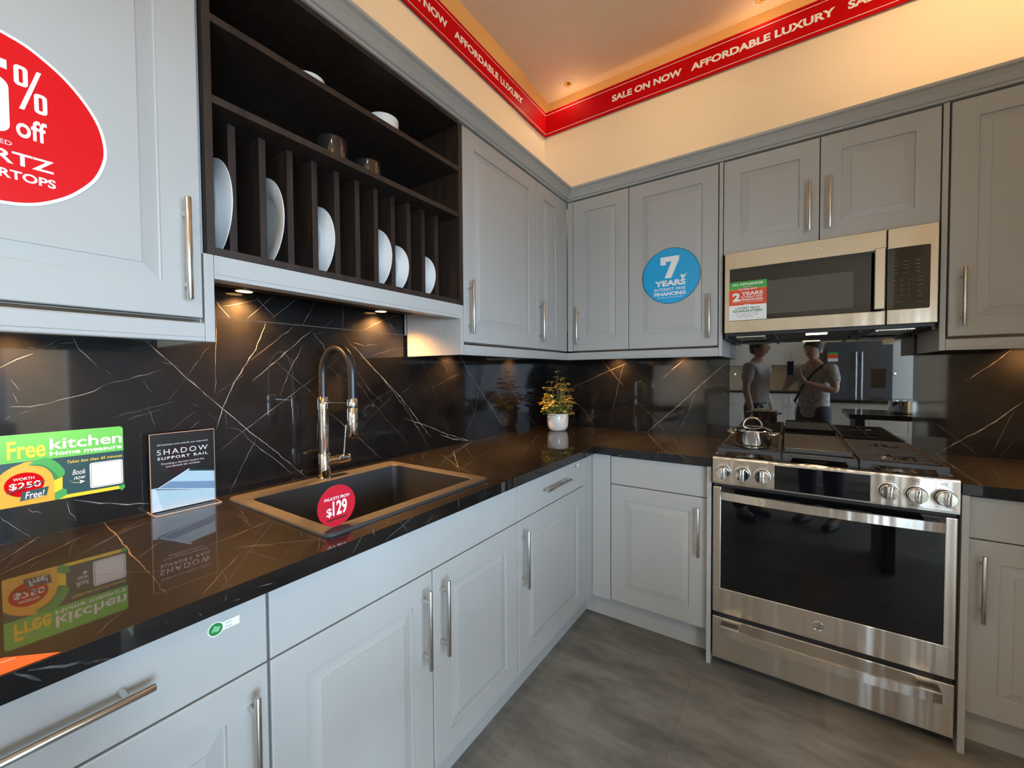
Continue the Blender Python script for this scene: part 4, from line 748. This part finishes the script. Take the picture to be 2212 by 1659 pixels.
b.prism([(-2.5460, 1.0515), (-2.4870, 1.0692), (-2.4865, 1.0722), (-2.5465, 1.0547)], w+.0009, w+.0011, M_BROWN, FA); put('price_flag', b, c)

# acrylic stand with the shadow rail leaflet
c = thing('acrylic_sign_stand', 'clear acrylic stand with a black support rail leaflet, on the worktop by the sink', 'sign stand', (.036, -2.22, ZT))
b = MB(); b.box(.003, .072, -2.2985, -2.1425, ZT+.0003, ZT+.0033, M_ACRYL, .0006); put('base', b, c)
b = MB(); b.box(.0330, .0345, -2.2975, -2.1455, ZT+.0035, 1.159, M_ACRYL); b.box(.0362, .0377, -2.2975, -2.1455, ZT+.0035, 1.159, M_ACRYL); put('holder', b, c)
b = MB(); M_EDGE = mat('acrylic_edge_glow', (.62, .47, .38), .15, spec=.8)  # peach colour paints the warm light piped to the acrylic edges
b.box(.0330, .0377, -2.2975, -2.1455, 1.1590, 1.1600, M_EDGE); b.box(.0330, .0377, -2.2983, -2.2975, ZT+.0035, 1.1600, M_EDGE); b.box(.0330, .0377, -2.1455, -2.1447, ZT+.0035, 1.1600, M_EDGE)
b.box(.0720, .0727, -2.2985, -2.1425, ZT+.0003, ZT+.0033, M_EDGE); b.box(.003, .0727, -2.1425, -2.1418, ZT+.0003, ZT+.0033, M_EDGE); b.box(.003, .0727, -2.2992, -2.2985, ZT+.0003, ZT+.0033, M_EDGE); put('lit_edge', b, c)
b = MB(); b.box(.0348, .0358, -2.2965, -2.1465, ZT+.0045, 1.1575, M_PBLACK); w = .0358
b.prism([(-2.2965, .942), (-2.1465, .942), (-2.1465, .9735), (-2.2965, 1.006)], w, w+.0002, M_PBLUE1, FA)
b.prism([(-2.2965, .942), (-2.2720, .942), (-2.2870, 1.0055), (-2.2965, 1.0085)], w+.0001, w+.0003, M_PBLUE3, FA)
b.prism([(-2.2965, 1.0085), (-2.1465, .9735), (-2.1465, .9765), (-2.2850, 1.0085)], w+.0001, w+.0003, M_PBLUE3, FA)
b.prism([(-2.2800, 1.0070), (-2.1465, .9765), (-2.1465, .9990), (-2.2560, 1.0215)], w, w+.0002, M_PBLUE2, FA)
b.prism([(-2.2560, 1.0215), (-2.1465, .9990), (-2.1465, 1.0310), (-2.2120, 1.0435)], w, w+.0002, M_PBLUE1, FA)
b.prism([(-2.2120, 1.0435), (-2.1465, 1.0310), (-2.1465, 1.0365), (-2.2085, 1.0490)], w, w+.0002, M_PETROL, FA)
b.prism([(-2.2850, 1.0065), (-2.2800, 1.0070), (-2.2090, 1.0460), (-2.2085, 1.0495), (-2.2120, 1.0490)], w+.0001, w+.0003, M_PBLUE3, FA)
lf = put('leaflet', b, c)
b = MB(); w += .0002
b.text('All kitchens now include our improved', -2.2820, -2.1620, 1.1240, 1.1305, w, FA, M_WHITE); b.text('SHADOW', -2.2825, -2.1620, 1.0995, 1.1145, w, FA, M_WHITE, 0, 0, .0002, 1.3); b.text('SUPPORT RAIL', -2.2820, -2.1620, 1.0855, 1.0935, w, FA, M_WHITE, .02, 0, .0002, 1.25)
b.text('Providing a discreet shadow line', -2.2730, -2.1715, 1.0695, 1.0765, w, FA, M_WHITE); b.text('just beneath the worktop.', -2.2630, -2.1820, 1.0610, 1.0680, w, FA, M_WHITE); put('lettering', b, lf)
# orange sticker on the worktop edge
b = MB(); b.prism([(.6545, -2.556), (.6060, -2.602), (.575, -2.70), (.6545, -2.78)], ZT+.0003, ZT+.0009, M_ORANGE, FZ); b.prism([(.6200, -2.592), (.6210, -2.5935), (.6100, -2.70), (.6090, -2.70)], ZT+.0009, ZT+.0011, M_WHITE, FZ)
put('floor_leaflet', b, label='orange leaflet lying at the front edge of the worktop', cat='leaflet').name = 'leaflet'
# small drawer stickers
def drawer_tag(u, v, k, label):
    c = thing('drawer_sticker', label, 'sticker', (WB+.0005, u, v))
    w = WB+.0004; r = .0118*k
    b = MB(); b.prism([(u+r*.5, v-.0078*k), (u+r*.5, v+.0075*k), (u+.039*k, v+.0075*k), (u+.039*k, v-.0078*k)], w, w+.0004, M_WHITE, FA)
    b.prism([(u+r*1.08*math.cos(2*PI*i/32), v+r*1.08*math.sin(2*PI*i/32)) for i in range(32)], w, w+.0005, M_WHITE, FA); put('backing', b, c)
    b = MB(); b.prism([(u+r*.94*math.cos(2*PI*i/32), v+r*.94*math.sin(2*PI*i/32)) for i in range(32)], w+.0005, w+.0007, M_DGREEN, FA)
    b.prism([(u-.6*r, v-.25*r), (u+.35*r, v-.45*r), (u+.62*r, v+.2*r), (u-.2*r, v+.5*r)], w+.0007, w+.0008, mat('pale_green_print', srgb(150, 205, 160), .4), FA)
    for q in (-.25, 0, .25): b.prism([(u+(q-.16)*r, v-.3*r), (u+(q-.08)*r, v-.3*r), (u+(q+.16)*r, v+.32*r), (u+(q+.08)*r, v+.32*r)], w+.0008, w+.0009, M_DGREEN, FA)
    put('tray_icon', b, c)
    b = MB(); b.text('Cutlery', u+r*1.3, u+r*2.25, v+.0006, v+.0052*k, w+.0004, FA, M_GREYP); b.text('Drawer', u+r*1.3, u+r*2.25, v-.0052*k, v-.0008, w+.0004, FA, M_GREYP); put('lettering', b, c)
drawer_tag(-2.3620, .8585, 1, 'green and white cutlery sticker on the drawer beside the sink cabinet')
drawer_tag(-.8370, .8655, .95, 'green and white sticker on the small drawer by the inner corner')

# ------------------------------------------------------------------ plant
gx, gy = .206, -.216
c = thing('potted_plant', 'small yellow-green leafy plant in a white pot in the worktop corner', 'plant', (gx, gy, ZT))
b = MB(); b.lathe([(1e-7, 0), (.046, 0), (.052, .002), (.060, .010), (.067, .026), (.071, .048), (.0725, .075), (.0725, .1140), (.0715, .1155), (.0700, .1140), (.069, .08), (1e-7, .075)], (gx, gy, ZT+.0003), M_CHINA, 48); put('pot', b, c)
b = MB(); b.lathe([(.069, .085), (.03, .089), (1e-7, .090)], (gx, gy, ZT), M_SOIL, 24); put('soil', b, c)
lf = MB(); stm = MB(); rr = random.Random(11)
def leaflet(b, p, d, L_, wd, droop):
    d = d.normalized(); s = d.cross(Vector((0, 0, 1))); s = s.normalized() if s.length > .05 else Vector((1, 0, 0)); nrm = s.cross(d)
    vs = []; K = 5
    for i in range(K+1):
        t = i/K; h = wd*math.sin(PI*min(1, .08+t*.9))**.8; q = p+d*L_*t-Vector((0, 0, 1))*droop*t*t
        vs += [q-s*h+nrm*.0025*0, q-nrm*.0018*(1 if 0 < i < K else 0), q+s*h]
    b.add(vs, [f for i in range(K) for f in ((3*i, 3*i+1, 3*i+4, 3*i+3), (3*i+1, 3*i+2, 3*i+5, 3*i+4))], M_LEAF, True)
tips = [(0.0, 0, .400), (-.02, .02, .362), (.045, -.03, .350), (.03, .04, .355), (-.045, -.01, .330)]
for i in range(76):
    a = rr.uniform(0, 2*PI); h = rr.uniform(.115, .32) if i < 52 else rr.uniform(.105, .21); R = (.106 if h < .30 else .07)*math.sqrt(rr.uniform(.15, 1))*(.72+.28*math.sin(PI*min(1, (h-.09)/.26)))
    tips.append((R*math.cos(a), R*math.sin(a), h))
for tx, ty, h in tips:
    tip = Vector((gx+tx, gy+ty, ZT+h)); root = Vector((gx+tx*.2, gy+ty*.2, ZT+.085)); mid = (root+tip)/2+Vector((tx*.12, ty*.12, .012))
    stm.tube([root, (root+mid)/2+Vector((0, 0, .004)), mid, (mid+tip)/2+Vector((tx*.06, ty*.06, .004)), tip], [.0018, .0016, .0014, .0012, .001], M_STEM, 6)
    n = rr.choice((5, 6, 6, 7)); a0 = rr.uniform(0, 2*PI)
    for k in range(n):
        a = a0+2*PI*k/n+rr.uniform(-.2, .2); d = Vector((math.cos(a), math.sin(a), rr.uniform(-.1, .35)))
        leaflet(lf, tip, d, rr.uniform(.032, .048)*(.65 if h > .34 else 1), rr.uniform(.0095, .0140)*(.6 if h > .34 else 1), rr.uniform(.004, .016))
put('stems', stm, c); put('foliage', lf, c)

# ------------------------------------------------------------------ lamps under the cabinets
PUCKS = [(.052, -2.535, 1.4565, 'sink'), (.034, -2.050, 1.5998, 'rack'), (.034, -1.515, 1.5998, 'rack'), (.052, -1.061, 1.4565, 'sink'), (.052, -.479, 1.4565, 'sink'), (.548, -.052, 1.4565, 'range'), (.956, -.052, 1.4565, 'range'), (2.314, -.052, 1.4565, 'range')]
PL = ['small warm lamp under the wall cabinet with the red sticker', 'small warm lamp under the plate rack, away from the inner corner', 'small warm lamp under the plate rack, nearer the inner corner', 'small warm lamp under the tall wall cabinet beside the plate rack', 'small warm lamp under the narrow corner cabinet on the sink wall',
      'small warm lamp under the narrow corner cabinet on the range wall', 'small warm lamp under the wall cabinet with the blue sticker', 'small warm lamp under the end wall cabinet past the microwave']
for (x, y, z, k), l in zip(PUCKS, PL):
    c = thing('cabinet_lamp', l, 'lamp', (x, y, z), 'lamps under the wall cabinets')
    b = MB(); b.lathe([(.0300, 0), (.0300, -.005), (.0275, -.0065), (.0235, -.0065), (.0235, -.0045), (1e-7, -.0045)], (x, y, z-.0003), M_STEELH, 32); b.f = [f[::-1] for f in b.f]; put('housing', b, c)
    b = MB(); b.lathe([(.0232, -.0048), (.0232, -.0060), (1e-7, -.0062)], (x, y, z-.0003), M_LAMP, 32); b.f = [f[::-1] for f in b.f]; put('diffuser', b, c)
    spot('cabinet_lamp_light', (x, y, z-.012), (x, y, 0), 19 if k != 'rack' else 50, WARM, 134 if k != 'rack' else 142, 1, .02)
for i, (x, y) in enumerate(LAMPS):
    c = thing('ceiling_and_added_light', ['recessed round ceiling light above the inner corner', 'recessed round ceiling light above the range wall, cut by the picture edge'][i] if i < 2 else 'round ceiling light added out of view to brighten walls and showroom', 'ceiling light', (x, y, CEIL), 'recessed ceiling lights')
    b = MB(); b.lathe([(.046, 0), (.046, -.004), (.040, -.0055), (.034, -.004), (.030, .004-.004)], (x, y, CEIL-.0003), M_WHITE, 36); b.f = [f[::-1] for f in b.f]; put('trim_ring', b, c)
    b = MB(); b.lathe([(.031, -.0008), (.031, -.0030), (.014, -.0015), (1e-7, -.0015)], (x, y, CEIL-.0003), M_STEELH if i < 2 else M_LAMPC, 28); b.f = [f[::-1] for f in b.f]
    if i < 2: b.lathe([(.011, -.0016), (1e-7, -.0019)], (x+.004, y, CEIL-.0003), M_BLACK, 20)
    put('reflector', b, c)
# ------------------------------------------------------------------ the rest of the showroom, seen in the splashbacks and the oven glass
def far_front(c, u0, u1, v0, v1, y, hu, hv, vert=True):
    d = put('door', door_mesh(lambda u, v, w: (-u, y-.02+w, v), -u1+.002, -u0-.002, v0+.002, v1-.002, .02, m=M_FAR), c)
    put('handle', bar_handle(lambda u, v, w: (u, y+w, v), hu, hv, 0, vert), d)
def far_base(label, x0, n, wd, y, group=None):
    c = thing('base_cabinet', label, 'cabinet', (x0+n*wd/2, y-.3, 0))
    b = MB(); b.box(x0, x0+n*wd, y-.60, y-.021, .10, .895, M_FAR); b.box(x0, x0+n*wd, y-.56, y-.07, .0005, .10, M_FAR); put('carcass', b, c)
    for k in range(n): far_front(c, x0+k*wd, x0+(k+1)*wd, .12, .89, y, x0+k*wd+(wd-.04 if k % 2 == 0 else .04), .72)
    return c
far_base('row of pale base cabinets on the opposite wall of the showroom', -.0+.05, 4, .48, -6.95)
b = MB(); b.box(.05, 2.0, -7.58, -6.92, .896, .936, M_TOP); put('worktop', b, label='dark worktop on the opposite wall of the showroom', cat='worktop')
c = thing('wall_cabinet', 'row of pale wall cabinets on the opposite wall of the showroom', 'cabinet', (1.0, -7.4, 1.45))
b = MB(); b.box(.05, 2.0, -7.6, -7.27, 1.45, 2.3, M_FAR); put('carcass', b, c)
for k in range(4): far_front(c, .05+k*.4875, .05+(k+1)*.4875, 1.455, 2.295, -7.25, .05+k*.4875+(.45 if k % 2 == 0 else .04), 1.6)
c = thing('refrigerator', 'dark slate french-door refrigerator on the opposite wall of the showroom', 'refrigerator', (2.53, -7.25, 0))
b = MB(); b.box(2.075, 2.985, -7.6, -6.96, .03, 1.86, M_FRIDGE, .004); b.box(2.1, 2.96, -7.5, -7.0, .0005, .03, M_BLACK); put('body', b, c)
for x0, x1, hx_ in ((2.077, 2.528, 2.49), (2.532, 2.983, 2.57)):
    b = MB(); b.box(x0, x1, -6.959, -6.89, .72, 1.85, M_FRIDGE, .006); d = put('door', b, c)
    b = MB(); b.tube([(hx_, -6.84, .80), (hx_, -6.84, 1.66)], .012, M_STEELH, 12)
    for z in (.86, 1.6): b.tube([(hx_, -6.888, z), (hx_, -6.84, z)], .008, M_STEELH, 8)
    put('handle', b, d)
b = MB(); b.box(2.077, 2.983, -6.959, -6.89, .05, .715, M_FRIDGE, .006); d = put('freezer_drawer', b, c)
b = MB(); b.tube([(2.15, -6.84, .65), (2.91, -6.84, .65)], .012, M_STEELH, 12)
for x in (2.22, 2.84): b.tube([(x, -6.888, .65), (x, -6.84, .65)], .008, M_STEELH, 8)
put('handle', b, d)
b = MB(); b.box(2.70, 2.90, -6.889, -6.884, 1.02, 1.36, M_BLACKGL, .002); put('dispenser', b, c)
c = thing('appliance_sticker', 'green, red and white sticker on the slate refrigerator door', 'sticker', (2.16, -6.888, 1.5))
b = MB(); b.box(2.09, 2.235, -6.8895, -6.888, 1.50, 1.557, M_WHITE); b.box(2.09, 2.235, -6.8895, -6.888, 1.557, 1.63, M_VERM); b.box(2.09, 2.235, -6.8895, -6.888, 1.63, 1.665, M_MGREEN); put('backing', b, c)
b = MB(); b.box(3.0, 3.33, -7.6, -7.0, .0005, 2.3, M_FAR, .004); put('tall_cabinet', b, label='pale tall cabinet beside the slate refrigerator', cat='cabinet')
far_base('white island cabinets in the middle of the showroom', 1.72, 2, .56, -4.45)
b = MB(); b.box(1.68, 2.88, -5.10, -4.41, .896, .936, M_TOP); put('worktop', b, label='dark worktop on the white island cabinets', cat='worktop')
c = thing('bar_table', 'dark breakfast table standing next to the photographer', 'table', (2.3, -2.45, 0))
b = MB(); b.box(1.95, 2.70, -2.76, -2.10, .89, .935, M_TOP, .004); put('tabletop', b, c)
for x in (2.04, 2.60):
    b = MB(); b.box(x-.035, x+.035, -2.62, -2.22, .0005, .889, M_BLACK, .004); put('leg', b, c)
c = thing('cooking_pan', 'steel saucepan standing on the dark breakfast table', 'pan', (2.35, -2.40, .936))
b = MB(); b.lathe([(1e-7, 0), (.09, 0), (.095, .004), (.095, .11), (.091, .11), (.089, .008), (1e-7, .008)], (2.35, -2.40, .9365), M_CHROME, 40); put('body', b, c)
b = MB(); b.tube([(2.444, -2.40, 1.03), (2.50, -2.40, 1.04), (2.63, -2.40, 1.045)], [.006, .007, .009], M_BLACK, 10); put('handle', b, c)

# two people reflected in the splashback
def skin(name, nodes_, edges, m, parent, lv=2):
    me = bpy.data.meshes.new(name); me.from_pydata([n_[0] for n_ in nodes_], edges, []); o = bpy.data.objects.new(name, me); COL.objects.link(o)
    o.parent = parent
    s = o.modifiers.new('skin', 'SKIN'); s.use_smooth_shade = True
    for i, n_ in enumerate(nodes_):
        r = n_[1]; sv = me.skin_vertices[0].data[i]; sv.radius = (r if isinstance(r, tuple) else (r, r)); sv.use_root = i == 0
    sb = o.modifiers.new('sub', 'SUBSURF'); sb.levels = lv; sb.render_levels = lv; me.materials.append(m); ORG[o.name] = Vector((0, 0, 0)); return o
M_SKIN = mat('skin', srgb(206, 160, 132), .5); M_HAIR = mat('dark_hair', (.02, .014, .01), .6); M_SHIRT = mat('patterned_shirt', srgb(176, 170, 158), .8)
noise_color(M_SHIRT, srgb(168, 163, 154), srgb(205, 200, 190), 30, (1, 1, 1), 2, .45, .55)
M_TEE = mat('grey_tee', srgb(196, 192, 188), .85); M_TROUS = mat('dark_trousers', (.02, .022, .03), .8); M_SHOE = mat('dark_shoe', (.015, .014, .013), .5); M_STRAP = mat('dark_strap', (.02, .018, .016), .6)
def person(label, base, yaw, arms, skinm, topm, hair_up, extra=None, H=1.72):
    c = thing('person', label, 'person', base); c.rotation_euler = (0, 0, yaw); k = H/1.72
    q = lambda x, y, z: (x*k, y*k, z*k)        # x to the person's left, -y forward
    N = [(q(0, .01, .95), (.125*k, .090*k)), (q(0, .01, 1.10), (.125*k, .090*k)), (q(0, .015, 1.25), (.150*k, .100*k)), (q(0, .02, 1.38), (.15*k, .095*k)), (q(0, .015, 1.455), (.062*k, .062*k)), (q(0, -.005, 1.52), .055*k)]
    E_ = [(0, 1), (1, 2), (2, 3), (3, 4), (4, 5)]
    for s in (-1, 1):
        i = len(N); N += [(q(s*.095, .01, .88), .098*k), (q(s*.105, -.005, .50), .062*k), (q(s*.11, .03, .28), .056*k), (q(s*.112, .03, .095), .042*k), (q(s*.118, -.10, .040), (.042*k, .032*k))]
        E_ += [(0, i), (i, i+1), (i+1, i+2), (i+2, i+3), (i+3, i+4)]
        S_, e, w, h = arms[0 if s < 0 else 1]
        i = len(N); N += [(q(*S_), .058*k), (q(*((a+b_)/2 for a, b_ in zip(S_, e))), .049*k), (q(*e), .040*k), (q(*((a*.55+b_*.45) for a, b_ in zip(e, w))), .039*k), (q(*w), .026*k)]
        E_ += [(3, i), (i, i+1), (i+1, i+2), (i+2, i+3), (i+3, i+4)]
        # palm and five fingers
        W_, Hh = Vector(w), Vector(h); d = (Hh-W_).normalized(); sd = d.cross(Vector((0, 0, 1))); sd = sd.normalized() if sd.length > .1 else Vector((0, -1, 0))
        j = len(N); N.append((q(*(W_+d*.055)), (.034*k, .017*k))); E_.append((i+4, j))
        for f in range(4):
            o_ = sd*((f-1.5)*.019); L_ = (.066, .076, .072, .056)[f]; dn = d.cross(sd)*(.012 if s > 0 else -.012)
            n0 = len(N); N += [(q(*(W_+d*.092+o_)), .0095*k), (q(*(W_+d*(.092+L_*.55)+o_+dn)), .0085*k), (q(*(W_+d*(.092+L_)+o_+dn*2.6)), .007*k)]
            E_ += [(j, n0), (n0, n0+1), (n0+1, n0+2)]
        n0 = len(N); N += [(q(*(W_+d*.040-sd*.034)), .0115*k), (q(*(W_+d*.075-sd*.052)), .0095*k), (q(*(W_+d*.103-sd*.056)), .008*k)]; E_ += [(j, n0), (n0, n0+1), (n0+1, n0+2)]
    body = skin('body', N, E_, skinm, c)
    # head with brow, nose, chin, ears
    bm = bmesh.new(); bmesh.ops.create_uvsphere(bm, u_segments=28, v_segments=20, radius=1)
    for v in bm.verts:
        x, y, z = v.co; jaw = 1-.26*max(0, -z)**1.2
        yy = y*.100*(1-.10*max(0, -z)); 
        if y < 0: yy -= .008*math.exp(-((z+.05)/.16)**2)*math.exp(-(x/.16)**2)*2.6; yy += .006*math.exp(-((z-.12)/.1)**2)*(math.exp(-((abs(x)-.36)/.14)**2)); yy -= .004*math.exp(-((z+.42)/.07)**2)*math.exp(-(x/.25)**2)
        v.co = (x*.076*jaw*k, (yy-.012)*k, (1.618+z*.118)*k)
    b = MB(); b.bm(bm, skinm, None, True)
    for s in (-1, 1): b.lathe([(1e-7, -.011), (.017, -.008), (.026, 0), (.017, .008), (1e-7, .011)], None, skinm, 16, fr=lambda p, q_, h, s=s: (s*(.077+h*.6)*k, (.004+p*.75)*k, (1.612+q_*1.2)*k))
    hd = put('head', b, None); hd.parent = c
    for s in (-1, 1):
        b = MB(); b.lathe([(1e-7, -.011), (.008, -.008), (.011, 0), (.008, .008), (1e-7, .011)], None, M_WHITE, 14, fr=lambda p, q_, h, s=s: (s*.030*k+p*k, (-.088+h)*k, (1.632+q_)*k)); e = put('eye', b); e.parent = hd
        b = MB(); b.lathe([(1e-7, -.0118), (.0045, -.0112), (.0045, -.0100)], None, M_HAIR, 12, fr=lambda p, q_, h, s=s: (s*.030*k+p*k, (-.0885+h)*k, (1.632+q_)*k)); pu = put('pupil', b); pu.parent = e
    b = MB(); b.tube([((x_)*k, (-.103+.10*abs(x_))*k, (1.560+.0*x_)*k) for x_ in (-.022, -.011, 0, .011, .022)], [.002*k, .005*k, .0055*k, .005*k, .002*k], mat('lips', srgb(168, 96, 88), .5), 8); mo = put('mouth', b); mo.parent = hd
    bm = bmesh.new(); bmesh.ops.create_uvsphere(bm, u_segments=28, v_segments=16, radius=1)
    for v in bm.verts:
        x, y, z = v.co
        c_ = (-.55 if y > .2 else -.12)+.62*max(0, -y)
        if z < c_: z = c_
        v.co = (x*.084*k, (y*.108-.008)*k, (1.618+z*.128*hair_up+.004)*k)
    b = MB(); b.bm(bm, M_HAIR, None, True); h = put('hair', b); h.parent = c
    # shirt and trousers follow the body, a little larger
    T = [(q(0, .01, .80), (.178*k, .140*k)), (q(0, .01, .93), (.174*k, .135*k)), (q(0, .01, 1.10), (.166*k, .126*k)), (q(0, .015, 1.25), (.180*k, .130*k)), (q(0, .02, 1.385), (.162*k, .108*k)), (q(0, .015, 1.445), (.075*k, .075*k))]; TE = [(0, 1), (1, 2), (2, 3), (3, 4), (4, 5)]
    for a in arms:
        S_, e = a[0], a[1]; i = len(T); mid = [(p*.28+r_*.72) for p, r_ in zip(S_, e)]; T += [(q(*S_), .072*k), (q(*mid), .066*k)]; TE += [(4, i), (i, i+1)]
    skin('shirt', T, TE, topm, c)
    T = [(q(0, .01, 1.06), (.160*k, .120*k)), (q(0, .01, .90), (.166*k, .127*k))]; TE = [(0, 1)]
    for s in (-1, 1): i = len(T); T += [(q(s*.095, .01, .84), .108*k), (q(s*.105, -.005, .50), .078*k), (q(s*.112, .03, .09), .066*k)]; TE += [(1, i), (i, i+1), (i+1, i+2)]
    skin('trousers', T, TE, M_TROUS, c)
    for s in (-1, 1):
        skin('shoe', [(q(s*.112, .055, .045), (.044*k, .042*k)), (q(s*.116, -.05, .042), (.046*k, .038*k)), (q(s*.122, -.145, .032), (.040*k, .028*k))], [(0, 1), (1, 2)], M_SHOE, c)
    if extra: extra(c, q)
    return c
def strap(c, q):
    b = MB(); P = [(-.15, .075, 1.44), (-.145, -.04, 1.45), (-.09, -.135, 1.36), (.02, -.150, 1.20), (.13, -.12, 1.02), (.175, 0, .97), (.12, .13, 1.05), (0, .155, 1.22), (-.10, .14, 1.36)]
    b.tube([q(*p) for p in P], .013, M_STRAP, 8, closed=True, flat=.35); o = put('strap', b); o.parent = c
person('person in pale patterned short-sleeved shirt with a strap, raising a phone towards the kitchen', (1.721, -3.000, 0), PI+YAW,
       [((-.185, .01, 1.395), (-.29, -.09, 1.15), (-.085, -.265, 1.24), (-.050, -.290, 1.32)), ((.185, .01, 1.395), (.29, -.09, 1.15), (.085, -.265, 1.24), (.050, -.290, 1.32))], M_SKIN, M_SHIRT, 1.0, strap, 1.66)
person('person in plain grey t-shirt and dark trousers standing with arms down, turned towards the photographer', (1.20, -2.92, 0), PI/2+.35,
       [((-.185, .02, 1.395), (-.245, .03, 1.13), (-.25, -.04, .90), (-.25, -.06, .82)), ((.185, .02, 1.395), (.245, .03, 1.13), (.25, -.04, .90), (.25, -.06, .82))], M_SKIN, M_TEE, 1.0, None, 1.70)
b = MB(); b.box(-.037, .037, -.381, -.373, 1.285, 1.435, M_PBLACK, .003); cy_, sy_ = math.cos(PI+YAW), math.sin(PI+YAW)
b.v = [(1.721+x*cy_-y*sy_, -3.0+x*sy_+y*cy_, z) for x, y, z in b.v]; put('phone', b, label='black phone held up by the person in the patterned shirt', cat='phone')
